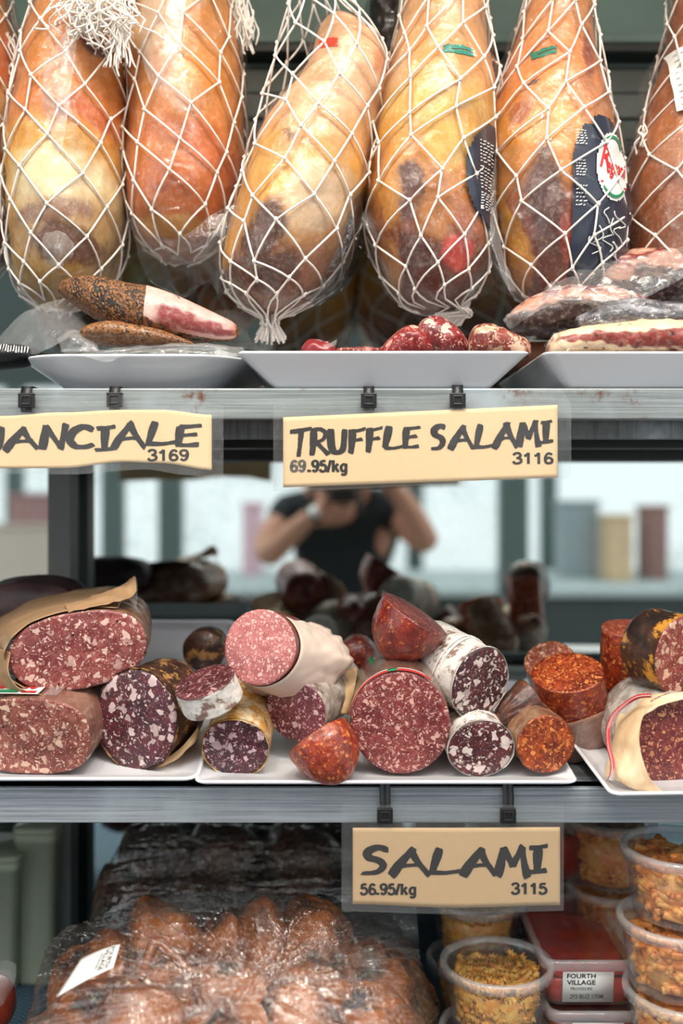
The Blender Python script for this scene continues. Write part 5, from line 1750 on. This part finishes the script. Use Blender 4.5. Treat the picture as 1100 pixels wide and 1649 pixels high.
ctrl = [
    [(60, 1700, 1.16), (95, 1620, 1.17), (200, 1545, 1.18), (320, 1500, 1.18), (450, 1500, 1.18), (560, 1520, 1.18), (640, 1560, 1.17), (690, 1640, 1.16)],
    [(62, 1640, 1.13), (112, 1524, 1.12), (200, 1468, 1.12), (310, 1440, 1.12), (440, 1440, 1.12), (560, 1462, 1.12), (640, 1492, 1.12), (700, 1600, 1.13)],
    [(52, 1640, 1.05), (82, 1516, 1.04), (190, 1478, 1.03), (310, 1458, 1.02), (440, 1462, 1.02), (570, 1484, 1.02), (660, 1530, 1.03), (704, 1640, 1.05)],
    [(30, 1690, 0.97), (70, 1590, 0.95), (180, 1530, 0.94), (310, 1520, 0.93), (440, 1530, 0.93), (570, 1545, 0.93), (665, 1590, 0.95), (706, 1720, 0.98)],
    [(0, 1780, 0.90), (40, 1690, 0.88), (170, 1620, 0.87), (310, 1610, 0.86), (440, 1616, 0.86), (575, 1630, 0.86), (680, 1680, 0.88), (720, 1800, 0.90)],
    [(-20, 1930, 0.86), (20, 1900, 0.84), (160, 1880, 0.82), (310, 1870, 0.82), (440, 1880, 0.82), (590, 1890, 0.82), (700, 1900, 0.84), (735, 1940, 0.86)]]


def cling_pack(name, label, ctrl, seed, focus, amp=0.0025, n=(360, 270), mat='cling', fold=0.0048, group=None):
    rows = [[P(*c) for c in row] for row in ctrl]
    m = patch(rows, n[0], n[1], amp, 28, seed, 0.0)
    fx = P(*focus)
    for i, p in enumerate(m.v):
        d = p - fx
        ang = math.atan2(d.z + d.y * 0.6, d.x)
        rad = d.length
        k1 = math.exp(-(noise.noise(Vector((ang * 11, rad * 1.6, seed))) / 0.07) ** 2)
        k2 = math.exp(-(noise.noise(Vector((ang * 24, rad * 2.5, seed + 3))) / 0.10) ** 2)
        k3 = math.exp(-(noise.noise(Vector((p.x * 7, p.y * 40 + p.z * 40, seed + 9))) / 0.10) ** 2)
        k4 = math.exp(-(noise.noise(Vector((p.x * 30 + p.y * 14, p.y * 22 - p.x * 9, seed + 5))) / 0.09) ** 2)
        fall = 0.35 + 0.65 * math.exp(-rad * 4)
        h_ = fold * (k1 * fall + 0.8 * k2 * fall + 0.35 * k3 + 0.25 * k4 - 0.5)
        p.z += h_
        p.y -= h_ * 0.6
        p.z = max(p.z, DECK + 0.001)
    r = root(name, (fx.x, fx.y, DECK), label, 'wrap', group)
    m.build('cling_film_sheet', M[mat], r)
    return r


r = cling_pack('cling_film_wrap', 'shiny cling film stretched over the big pack of smoked joints, with a white sticker', ctrl, 1, (405, 1590, 0.88))
# sticker on the pack
q = [P(132, 1546, 0.925), P(195, 1522, 0.93), P(184, 1560, 0.905), P(92, 1608, 0.885)]


def stk(u, v, off=0.0):
    p = q[0] * (1 - u) * (1 - v) + q[1] * u * (1 - v) + q[2] * u * v + q[3] * (1 - u) * v
    return p + Vector((0, -1, 0.8)).normalized() * (off + 0.004 * math.sin(u * PI) + 0.004)


m = MB()
m.grid([[stk(i / 12, j / 8) for i in range(13)] for j in range(9)])
sk = m.build('sticker', M['sticker'], r, solid=0.0003)
for tx, u0, v0, u1, v1 in (('FOURTH', 0.90, 0.06, 0.80, 0.86), ('VILLAGE', 0.78, 0.06, 0.68, 0.86), ('PROVIDORE', 0.65, 0.18, 0.60, 0.72)):
    V, Fc = text_px(tx, 0, 0, 1, 1, 0.01)
    MB().add([stk(u1 + (u0 - u1) * (1 - y), v0 + (v1 - v0) * (x), 0.0008) for x, y in V], Fc).build('sticker_text', M['grey_ink'], sk, smooth=False)
# the packs behind: two film-wrapped joints stacked
for k, (pxs, py, Y, z, lab) in enumerate((
        ((215, 330, 450), 1475, 1.25, 0.085, 'lower of the two dark wrapped packs behind the big pack'), ((255, 365, 490), 1385, 1.28, 0.060, 'upper of the two dark wrapped packs under the middle shelf'))):
    zz = EYE + (HZ - py) / F * Y
    for j, px in enumerate(pxs):
        lump('smoked_joint', 'dark smoked joint, %s in the %s' % (('leftmost', 'middle', 'rightmost')[j], ('lower dark pack behind the big pack', 'upper dark pack under the middle shelf')[k]), (XL(px, Y), Y, zz), 0.052, 0.06, z * 0.72, 20 + k * 5 + j, True, 'dark smoked joints in the packs behind', rot=0.2)
cling_pack('cling_film_wrap', 'clear film over the lower dark pack behind the big pack', [
    [(150, 1560, 1.34), (190, 1480, 1.34), (260, 1420, 1.34), (420, 1405, 1.34), (560, 1400, 1.34), (640, 1420, 1.34)],
    [(138, 1520, 1.25), (172, 1424, 1.22), (260, 1416, 1.20), (400, 1412, 1.20), (560, 1390, 1.20), (660, 1400, 1.20)],
    [(118, 1600, 1.20), (150, 1500, 1.17), (240, 1455, 1.16), (400, 1450, 1.15), (560, 1440, 1.15), (670, 1460, 1.15)],
    [(110, 1720, 1.17), (140, 1650, 1.15), (240, 1620, 1.14), (400, 1610, 1.14), (560, 1600, 1.14), (680, 1600, 1.14)]], 5, (300, 1440, 1.2), n=(90, 60))
cling_pack('cling_film_wrap', 'clear film over the upper dark pack under the middle shelf', [
    [(200, 1400, 1.36), (225, 1350, 1.36), (300, 1335, 1.36), (420, 1332, 1.36), (560, 1330, 1.36), (680, 1335, 1.36)],
    [(178, 1404, 1.27), (205, 1345, 1.25), (290, 1326, 1.24), (420, 1335, 1.24), (560, 1335, 1.24), (690, 1340, 1.24)],
    [(168, 1412, 1.23), (190, 1400, 1.22), (290, 1380, 1.21), (420, 1385, 1.20), (560, 1370, 1.20), (700, 1380, 1.20)],
    [(160, 1425, 1.22), (185, 1420, 1.21), (290, 1412, 1.205), (420, 1408, 1.20), (560, 1395, 1.20), (700, 1400, 1.20)]], 8, (420, 1360, 1.22), n=(90, 60))


# ------------------------------------------------------------------ deli tubs
def lathe_tub(name, label, cx, cy, z0, h, rt, rb, group, lid=True):
    r = root(name, (cx, cy, z0), label, 'tub', group)
    c = (cx, cy, z0)
    m = MB()
    prof = [(rb * .9, 0.0035), (rb * .93, 0.001), (rb, 0.003), (rb + (rt - rb) * .5, h * .5), (rt, h - 0.006), (rt + 0.0015, h - 0.005)]
    n = m.lathe(prof, c, 56)
    m.cap(list(range(n, n + 56)))
    m.build('tub_wall', M['tub'], r)
    if lid:
        m = MB()
        R = rt + 0.003
        prof = [(R, h - 0.010), (R + 0.0015, h - 0.010), (R + 0.0018, h - 0.003), (R + 0.0005, h - 0.0004), (R - 0.003, h), (R - 0.005, h - 0.001), (R - 0.0065, h - 0.0055), (R - 0.012, h - 0.006)]
        m.lathe(prof[:-1], c, 56)
        mm = MB()
        n = mm.lathe(prof[-2:], c, 56)
        mm.cap(list(range(n + 56, n + 112)))
        ld = mm.build('lid', M['lid'], r)
        m.build('lid_rim', M['rim'], ld)
    return r


def fusilli(m, c, ax, L, R, turns, ph, k=26):
    """three-bladed spiral of pasta"""
    ax = Vector(ax).normalized()
    u = ax.orthogonal().normalized()
    w = ax.cross(u)
    c = Vector(c)
    rows = []
    for i in range(k + 1):
        t = i / k
        a0 = ph + turns * 2 * PI * t
        rr = []
        for j in range(9):
            th = 2 * PI * j / 9
            rad = R * (1.0 if j % 3 == 0 else 0.42)
            rr.append(c + ax * (L * (t - 0.5)) + (u * math.cos(a0 + th) + w * math.sin(a0 + th)) * rad)
        rows.append(rr)
    n = m.grid(rows, True)
    m.cap(list(range(n, n + 9)), flip=True)
    m.cap(list(range(n + k * 9, n + k * 9 + 9)))


M['rim'] = film('clear_rim_plastic', haze=0.26, gloss=0.07, edge=0.6, bump=0.1, bs=30)
M['lid'] = film('clear_lid', haze=0.02, gloss=0.035, edge=0.75, rough=0.08, bump=0.1, bs=20)
M['pasta'] = casing('sauced_pasta', 50, C(226, 150, 54), C(244, 194, 96), C(200, 96, 34), 90, 0.3, 0.3, 0.2, a3=(0.60, 0.74), sc3=70)
M['pasta_dark'] = casing('sauced_pasta_dark', 51, C(222, 128, 50), C(240, 180, 96), C(140, 64, 36), 60, 0.3, 0.3, 0.2, a3=(0.54, 0.66), sc3=40)
M['herb'] = plain('herb_leaf', C(46, 52, 30), 0.5, var=0.3)


def pasta_fill(label, cx, cy, z0, h, rt, rb, seed, mat, n=130, long=False, group='pasta salads in the clear tubs'):
    rd = random.Random(seed)
    m = MB()
    for k in range(n):
        lay = rd.random()
        z = z0 + 0.008 + (h - 0.020) * (1 - lay ** 1.6 if k % 3 else rd.random())
        rmax = rb + (rt - rb) * (z - z0) / h - 0.0085
        rad = rmax * (math.sqrt(rd.random()) if z > z0 + h * .6 and k % 2 else 1 - 0.12 * rd.random())
        a = rd.uniform(0, 2 * PI)
        t = a + PI / 2 + rd.uniform(-0.9, 0.9)
        flat = 0.35
        ax = (math.cos(t), math.sin(t), rd.uniform(-flat, flat))
        L = rd.uniform(0.020, 0.027)
        R_ = 0.0052
        while rad > 0.004 and max((Vector((rad * math.cos(a), rad * math.sin(a))) + sg * L * 0.5 * Vector((math.cos(t), math.sin(t)))).length for sg in (-1, 1)) > rmax + 0.0015:
            rad -= 0.001
        p = (cx + rad * math.cos(a), cy + rad * math.sin(a), z)
        if long:
            q0 = Vector(p)
            d = Vector(ax).normalized() * L * 0.6
            b = Vector((rd.uniform(-1, 1), rd.uniform(-1, 1), rd.uniform(-.5, .5))) * 0.004
            m.tube([cat([q0 - d, q0 + b, q0 + d], u / 6) for u in range(7)], rd.uniform(0.0034, 0.0046), 8)
        else:
            fusilli(m, p, ax, L, R_, rd.uniform(1.5, 2.0), rd.uniform(0, 6), 18)
    for k in range(46):
        rad = (rt - 0.016) * math.sqrt(rd.random())
        a = rd.uniform(0, 2 * PI)
        t = rd.uniform(0, 2 * PI)
        while rad > 0.004 and max((Vector((rad * math.cos(a), rad * math.sin(a))) + sg * 0.012 * Vector((math.cos(t), math.sin(t)))).length for sg in (-1, 1)) > rt - 0.009:
            rad -= 0.001
        p = (cx + rad * math.cos(a), cy + rad * math.sin(a), z0 + h - 0.019 + rd.uniform(-0.002, 0.004))
        ax = (math.cos(t), math.sin(t), rd.uniform(-0.2, 0.2))
        if long:
            q0 = Vector(p)
            d = Vector(ax) * 0.012
            bb = Vector((rd.uniform(-1, 1), rd.uniform(-1, 1), 0.3)) * 0.006
            m.tube([cat([q0 - d, q0 + bb, q0 + d], u / 6) for u in range(7)], rd.uniform(0.0034, 0.0046), 8)
        else:
            fusilli(m, p, ax, rd.uniform(0.019, 0.025), 0.0052, rd.uniform(1.5, 2.0), rd.uniform(0, 6), 18)
    # solid core so the heap has no see-through middle
    m2 = MB()
    nn = m.lathe([(0.001, 0.006), (rb * .8, 0.006), (rt * .84, h - 0.022), (rt * .5, h - 0.016), (0.001, h - 0.015)], (cx, cy, z0), 24)
    o = m.build('pasta_salad', mat)
    tag(o, label, 'pasta', group, 'stuff')
    return o


def tub_and_pasta(px, py, Y, h, rt, seed, tl, pl, mat, long=False, n=130):
    c = P(px, py, Y)
    z0 = c.z - h
    rb = rt * 0.86
    lathe_tub('deli_tub', tl, c.x, c.y, z0, h, rt, rb, 'round clear deli tubs')
    pasta_fill(pl, c.x, c.y, z0, h, rt - 0.002, rb - 0.002, seed, mat, n, long)
    return z0


HT = 0.0715
tub_and_pasta(800, 1545, 1.07, HT, 0.0565, 1, 'round clear tub of spiral pasta, frontmost of the tubs, lid in full view', 'spiral pasta salad filling the frontmost round tub', M['pasta'], n=190)
tub_and_pasta(798, 1650.5, 1.07, HT, 0.0565, 2, 'round clear tub directly beneath the frontmost pasta tub, only its lid rim showing', 'pasta salad in the tub beneath the frontmost one', M['pasta'], n=110)
tub_and_pasta(768, 1440, 1.19, 0.072, 0.053, 3, 'round clear tub of spiral pasta half hidden behind the SALAMI sign', 'spiral pasta salad in the tub half hidden behind the SALAMI sign', M['pasta'])
tub_and_pasta(764, 1537, 1.19, 0.072, 0.053, 4, 'round clear tub under the one half hidden by the SALAMI sign', 'pasta salad in the tub under the half hidden one', M['pasta'], n=100)
for k, lab in enumerate(('topmost', 'second from top', 'third from top', 'lowest')):
    z = EYE - 0.360 - 0.0722 * k
    py = HZ - (z - EYE) * F / 1.02
    tub_and_pasta(1100 + (0, -6, 4, 6)[k], py, 1.02, HT, 0.0585, 10 + k, 'clear tub of curly orange pasta, %s in the stack at the right edge' % lab, 'curly orange pasta salad in the %s tub of the stack at the right edge' % lab, M['pasta_dark'], True, 170)
for k in range(3):
    z = EYE - 0.395 - 0.083 * k
    py = HZ - (z - EYE) * F / 1.22
    tub_and_pasta(985, py, 1.22, 0.082, 0.05, 20 + k, 'round clear tub in the blurred stack behind the right-hand tubs, %s' % ('topmost', 'middle one', 'lowest')[k], 'dark pasta salad in the blurred stack at the back, %s tub' % ('topmost', 'middle', 'lowest')[k], M['pasta_dark'], True, 90)


def rrect(w, d, r, z, n=6):
    pts = []
    for (sx, sy, a0) in ((1, -1, -PI / 2), (1, 1, 0), (-1, 1, PI / 2), (-1, -1, PI)):
        for k in range(n + 1):
            a = a0 + PI / 2 * k / n
            pts.append(Vector((sx * (w / 2 - r) + r * math.cos(a), sy * (d / 2 - r) + r * math.sin(a), z)))
    return pts


M['sauce'] = plain('red_sauce', C(190, 48, 28), 0.25, coat=0.2, var=0.6, vs=60, bump=0.3)
M['sauce_dk'] = plain('brown_red_sauce', C(120, 46, 30), 0.3, coat=0.3, var=0.4, vs=60, bump=0.3)


def box_tub(tl, sl, cx, cy, z0, w, d, h, mat, sticker=None, fill=0.72, yaw=0.0):
    r = root('sauce_tub', (cx, cy, z0), tl, 'tub', 'rectangular clear sauce tubs')
    Rm = Matrix.Rotation(yaw, 4, 'Z')
    o = Vector((cx, cy, z0))

    def T(pts):
        return [o + Rm @ p for p in pts]
    m = MB()
    rows = [T(rrect(w * .86, d * .90, .012, 0.0005)), T(rrect(w * .88, d * .92, .013, 0.003)), T(rrect(w * .97, d * .98, .014, h - 0.008)), T(rrect(w * .98, d * .985, .014, h - 0.006))]
    n = m.grid(rows, True)
    K = len(rows[0])
    m.cap(list(range(n, n + K)))
    m.build('tub_wall', M['tub'], r)
    m = MB()
    rows = [T(rrect(w, d, .014, h - .011)), T(rrect(w + .003, d + .003, .015, h - .010)), T(rrect(w + .003, d + .003, .015, h - .003)), T(rrect(w, d, .014, h)), T(rrect(w - .008, d - .008, .012, h)), T(rrect(w - .012, d - .012, .012, h - .004)), T(rrect(w - .03, d - .03, .01, h - .004))]
    m.grid(rows[:6], True)
    mm = MB()
    n = mm.grid(rows[5:], True)
    mm.cap(list(range(n + K, n + 2 * K)))
    ld = mm.build('lid', M['lid'], r)
    m.build('lid_rim', M['rim'], ld)
    if sl:
        m = MB()
        hf = h * fill
        rows = [T(rrect(w * .83, d * .87, .01, 0.003)), T(rrect(w * .92, d * .94, .012, hf - .002)), T(rrect(w * .88, d * .90, .012, hf))]
        n = m.grid(rows, True)
        m.cap(list(range(n, n + K)))
        nn = 18
        g0 = [[o + Rm @ Vector((w * .86 * (i / nn - .5), d * .88 * (j / nn - .5), hf + 0.003 * noise.noise(Vector((i * .5, j * .5, cx * 50))) + .001)) for i in range(nn + 1)] for j in range(nn + 1)]
        m.grid(g0)
        tag(m.build('red_sauce', mat), sl, 'sauce', 'sauces in the rectangular tubs', 'stuff')
    if sticker:
        u0, u1, v0, v1 = sticker

        def f(u, v, off):
            x = w * (u - .5)
            z = h * v
            t = z / h
            return o + Rm @ Vector((x, -d * (.455 + .035 * t) - off, z))
        m = MB().add([f(u0, v0, .0012), f(u1, v0, .0012), f(u1, v1, .0012), f(u0, v1, .0012)], [(0, 1, 2, 3)])
        s = m.build('sticker', M['sticker'], r, solid=0.0003)
        for tx, a, b, c_, e, bo, mm in (('FOURTH', .08, .64, .80, .95, .015, 'ink'), ('VILLAGE', .08, .64, .58, .74, .015, 'ink'), ('PROVIDORE', .16, .58, .40, .50, .0, 'grey_ink'), ('2P3 BUZ 170M', .14, .80, .12, .26, .005, 'grey_ink')):
            V, Fc = text_px(tx, 0, 0, 1, 1, bo)
            MB().add([f(u0 + (u1 - u0) * (a + (b - a) * x), v0 + (v1 - v0) * (c_ + (e - c_) * (1 - y)), .0019) for x, y in V], Fc).build('sticker_text', M[mm], s, smooth=False)
    return r


HB = 0.0515
zt = EYE - 0.494
cxb = XL(955, 1.05)
box_tub('rectangular clear tub of red sauce with a white printed sticker, top of the middle stack', 'bright red sauce in the top rectangular tub', cxb, 1.14, zt - HB, 0.104, 0.18, HB, M['sauce'], (0.20, 0.72, 0.10, 0.76), 0.58)
box_tub('rectangular clear tub under the red sauce tub, its sticker cut by the lower edge', 'sauce in the rectangular tub under the top one', cxb + 0.006, 1.135, zt - 2 * HB, 0.108, 0.18, HB, M['sauce_dk'], (0.24, 0.74, 0.10, 0.76))
box_tub('lowest rectangular clear tub of the middle stack', 'sauce in the lowest rectangular tub', cxb + 0.004, 1.14, DECK, 0.106, 0.18, zt - 2 * HB - DECK, M['sauce_dk'])
for k in range(3):
    box_tub('dark red sauce tub far back right of the SALAMI sign, %s of three' % ('topmost', 'middle', 'lowest')[k], 'dark red sauce far back, in the %s tub of three' % ('topmost', 'middle', 'lowest')[k], XL(900, 1.30), 1.31, DECK + 0.078 * (2 - k), 0.10, 0.12, 0.077, M['sauce'] if k < 2 else M['sauce_dk'])
# left: cloudy storage tubs and a small wrapped piece
M['cloudy'] = plain('cloudy_green_plastic', C(186, 192, 164), 0.4, var=0.1, vs=8, coat=0.2)
for (lab, px0, px1, py0, Y, dd) in (('cloudy greenish storage tub cut off by the left edge below the middle shelf', -90, 28, 1390, 1.28, 0.09), ('dull olive storage tub at the back left, behind the steel upright', 20, 88, 1345, 1.30, 0.08)):
    a, b = P(px0, py0, Y), P(px1, py0, Y)
    r = root('storage_tub', ((a.x + b.x) / 2, Y + dd / 2, DECK), lab, 'tub')
    o = Vector(((a.x + b.x) / 2, Y + dd / 2, DECK))
    w = b.x - a.x
    h = a.z - DECK
    m = MB()
    rows = [[o + p for p in rrect(w * s, dd * s, .01, z)] for s, z in ((.86, 0), (.88, .003), (.985, h - .012), (1.03, h - .012), (1.03, h - .002), (1.0, h), (.96, h), (.95, h - .01), (.86, .006))]
    n = m.grid(rows, True)
    K = len(rows[0])
    m.cap(list(range(n, n + K)))
    m.cap(list(range(n + 8 * K, n + 9 * K)))
    m.build('tub_wall', M['cloudy'], r)
    m = MB()
    rows = [[o + p for p in rrect(w * s_, dd * s_, .01, z)] for s_, z in ((1.04, h), (1.05, h + .006), (1.0, h + .009))]
    n = m.grid(rows, True)
    m.cap(list(range(n, n + K)))
    m.cap(list(range(n + 2 * K, n + 3 * K)))
    m.build('lid', M['cloudy'], r)
r = root('wrapped_portion', P(0, 1620, 1.06), 'small film-wrapped meat portion at the lower left edge on the blue liner', 'meat')
WL = Loft([(-60, 1600, 1650), (-30, 1570, 1660), (0, 1575, 1660), (14, 1590, 1650), (20, 1605, 1640)], 1.08, 0.03, 'h', 0.9, 0.002, 40, 4)
WL.mesh(30, 30).build('meat_body', M['sauce_dk'], r)
patch([[P(*c) for c in row] for row in ([(-60, 1548, 1.10), (0, 1548, 1.09), (26, 1552, 1.08)], [(-60, 1560, 1.05), (0, 1568, 1.045), (24, 1580, 1.05)], [(-60, 1640, 1.03), (0, 1620, 1.04), (10, 1610, 1.05)])], 20, 20, 0.002, 50, 3, 0.002, 50).build('film_wrap', M['film_milky'], r)


# ------------------------------------------------------------------ the photographer the mirror shows
def skin_body(name, pts, edges, mat, parent, sub=2):
    me = D.meshes.new(name)
    off = wloc(parent)
    me.from_pydata([Vector(p[:3]) - off for p in pts], edges, [])
    o = D.objects.new(name, me)
    COL.objects.link(o)
    o.parent = parent
    sk = o.modifiers.new('skin', 'SKIN')
    sk.use_smooth_shade = True
    for i, p in enumerate(pts):
        v = me.skin_vertices[0].data[i]
        v.radius = (p[3], p[4] if len(p) > 4 else p[3])
        v.use_root = i == 0
    ss = o.modifiers.new('sub', 'SUBSURF')
    ss.levels = ss.render_levels = sub
    me.materials.append(mat)
    return o


M['skin'] = plain('skin', C(206, 150, 124), 0.5, var=0.05, vs=20)
M['tee'] = plain('black_tee', C(30, 36, 38), 0.85, var=0.15, vs=30)
M['jeans'] = plain('dark_trousers', C(42, 48, 62), 0.85)
M['hair'] = plain('dark_hair', C(46, 36, 30), 0.6)
ph = root('person', (0.0, -0.30, 0.0), 'person in a black t-shirt bending to hold up a camera, seen in the mirror', 'person')
E0 = EYE
body = [
    (0.0, -0.50, 0.92, 0.15, 0.11), (0.0, -0.50, 1.06, 0.14, 0.10), (0.0, -0.45, 1.20, 0.155, 0.11), (0.0, -0.38, 1.33, 0.15, 0.10), (-0.005, -0.33, 1.355, 0.07, 0.06), (-0.01, -0.275, 1.355, 0.056),  # pelvis..neck 5
    (-0.015, -0.235, 1.365, 0.066, 0.072), (-0.015, -0.225, 1.435, 0.076, 0.092), (-0.015, -0.235, 1.495, 0.06, 0.07),   # head 8
    (-0.17, -0.36, 1.335, 0.058), (-0.235, -0.27, 1.24, 0.047), (-0.225, -0.20, 1.205, 0.043), (-0.13, -0.15, 1.30, 0.034), (-0.065, -0.115, 1.355, 0.026, 0.022), (-0.045, -0.10, 1.375, 0.03, 0.018),  # left arm (picture left)
    (0.17, -0.36, 1.345, 0.058), (0.235, -0.25, 1.27, 0.048), (0.262, -0.17, 1.245, 0.043), (0.20, -0.15, 1.36, 0.036), (0.125, -0.13, 1.45, 0.026, 0.022), (0.085, -0.12, 1.47, 0.03, 0.018),
    (0.095, -0.50, 0.84, 0.095), (0.11, -0.47, 0.50, 0.065), (0.11, -0.52, 0.12, 0.042), (0.115, -0.42, 0.045, 0.042, 0.03), (0.12, -0.34, 0.03, 0.035, 0.022),
    (-0.095, -0.50, 0.84, 0.095), (-0.11, -0.47, 0.50, 0.065), (-0.11, -0.52, 0.12, 0.042), (-0.115, -0.42, 0.045, 0.042, 0.03), (-0.12, -0.34, 0.03, 0.035, 0.022)]
be = [(0, 1), (1, 2), (2, 3), (3, 4), (4, 5), (5, 6), (6, 7), (7, 8), (3, 9), (9, 10), (10, 11), (11, 12), (12, 13), (13, 14), (3, 15), (15, 16), (16, 17), (17, 18), (18, 19), (19, 20),
      (0, 21), (21, 22), (22, 23), (23, 24), (24, 25), (0, 26), (26, 27), (27, 28), (28, 29), (29, 30)]
skin_body('body', body, be, M['skin'], ph)
# clothing: same joints, a little fuller
tee = [(p[0], p[1], p[2], p[3] + 0.014, (p[4] if len(p) > 4 else p[3]) + 0.014) for p in (body[0], body[1], body[2], body[3], body[9], body[15])] + [(-0.205, -0.31, 1.285, 0.068, 0.066), (0.205, -0.305, 1.305, 0.068, 0.066), (-0.004, -0.335, 1.375, 0.075, 0.07)]
skin_body('t_shirt', tee, [(0, 1), (1, 2), (2, 3), (3, 4), (3, 5), (4, 6), (5, 7), (3, 8)], M['tee'], ph)
tr_ = [(0.0, -0.50, 0.93, 0.166, 0.125)] + [(p[0], p[1], p[2], p[3] + 0.018) for p in (body[21], body[22], body[23], body[26], body[27], body[28])]
skin_body('trousers', tr_, [(0, 1), (1, 2), (2, 3), (0, 4), (4, 5), (5, 6)], M['jeans'], ph)
hd = [(-0.015, -0.245, 1.475, 0.082, 0.10), (-0.015, -0.25, 1.520, 0.07, 0.085), (-0.015, -0.285, 1.435, 0.075, 0.06)]
skin_body('hair', hd, [(0, 1), (0, 2)], M['hair'], ph)
# face: nose, lips, ears, eyes
MB().tube([(-0.015, -0.148, 1.420), (-0.015, -0.135, 1.397), (-0.015, -0.138, 1.385), (-0.015, -0.155, 1.382)], [0.007, 0.011, 0.013, 0.009], 10).build('nose', M['skin'], ph)
lip_m = plain('lips', C(176, 100, 92), 0.45)
for z in (1.360, 1.352):
    MB().tube([(-0.037, -0.158, z), (-0.015, -0.147, z), (0.007, -0.158, z)], [0.002, 0.0045, 0.002], 8).build('lip', lip_m, ph)
for s in (-1, 1):
    MB().tube([(-0.015 + s * 0.080, -0.235, 1.450), (-0.015 + s * 0.092, -0.245, 1.430), (-0.015 + s * 0.088, -0.24, 1.400), (-0.015 + s * 0.078, -0.23, 1.395)], [0.006, 0.01, 0.009, 0.005], 8).build('ear', M['skin'], ph)
    MB().tube([(-0.015 + s * 0.03, -0.158, 1.433), (-0.015 + s * 0.03, -0.150, 1.433)], [0.011, 0.006], 10).build('eye', M['white_ink'], ph)
# hands: fingers closed round the camera
for s, (hx, hy, hz) in ((-1, (-0.045, -0.10, 1.375)), (1, (0.085, -0.12, 1.47))):
    for k in range(4):
        if s < 0:   # under the lens
            b = Vector((hx + 0.004 + 0.006 * k, hy + 0.004 + 0.014 * k - 0.02, hz - 0.012))
            pts = [b, b + Vector((0.022, 0.002, -0.010)), b + Vector((0.046, 0.004, -0.004)), b + Vector((0.064 - 0.004 * k, 0.004, 0.012))]
        else:       # over the grip
            b = Vector((hx - 0.006, hy + 0.018, hz + 0.018 - 0.016 * k))
            pts = [b, b + Vector((-0.012, 0.022, 0.002)), b + Vector((-0.030, 0.034, 0.0)), b + Vector((-0.048 + 0.003 * k, 0.032, -0.002))]
        MB().tube([cat(pts, u / 12) for u in range(13)], [0.0095 - 0.0003 * u for u in range(13)], 8).build('finger', M['skin'], ph)
    b = Vector((hx, hy - 0.015, hz))
    pts = [b, b + Vector((-s * 0.006, -0.018, 0.012)), b + Vector((-s * 0.028, -0.022, 0.014)), b + Vector((-s * 0.046, -0.016, 0.010))]
    MB().tube([cat(pts, u / 12) for u in range(13)], [0.011 - 0.0003 * u for u in range(13)], 8).build('thumb', M['skin'], ph)
wt = root('wrist_watch', (-0.075, -0.12, 1.345), 'bright round wrist watch on the photographer in the mirror', 'watch')
dirn = Vector((0.065, 0.035, 0.055)).normalized()
cw = Vector((-0.080, -0.123, 1.342))
u_ = dirn.orthogonal().normalized()
w_ = dirn.cross(u_)
MB().tube([cw + (u_ * math.cos(2 * PI * k / 32) + w_ * math.sin(2 * PI * k / 32)) * 0.030 for k in range(33)], 0.005, 8).build('strap', M['black'], wt)
MB().tube([cw + Vector((0.0, 0.030, 0.004)), cw + Vector((0.0, 0.040, 0.006))], 0.017, 20).build('watch_case', plain('watch_steel', C(235, 235, 230), 0.15, metal=0.8), wt)
cm = root('photo_camera', (0.03, -0.10, 1.34), 'black camera held up in front of the face of the person in the mirror', 'camera')
bx('camera_body', (-0.035, -0.135, 1.372), (0.045, -0.085, 1.500), M['black'], cm, 0.008)
bx('viewfinder', (-0.055, -0.14, 1.40), (-0.035, -0.09, 1.44), M['black'], cm, 0.006)
m = MB()
pr = [(0.028, -0.086), (0.028, -0.06), (0.026, -0.058), (0.026, -0.03), (0.028, -0.028), (0.028, -0.012), (0.025, -0.010), (0.020, -0.014)]
rows = [[Vector((rr * math.cos(2 * PI * j / 40), y, EYE + rr * math.sin(2 * PI * j / 40))) for j in range(40)] for rr, y in pr]
n = m.grid(rows, True)
m.cap(list(range(n, n + 40)))
m.cap(list(range(n + 280, n + 320)))
m.build('lens', M['black'], cm)
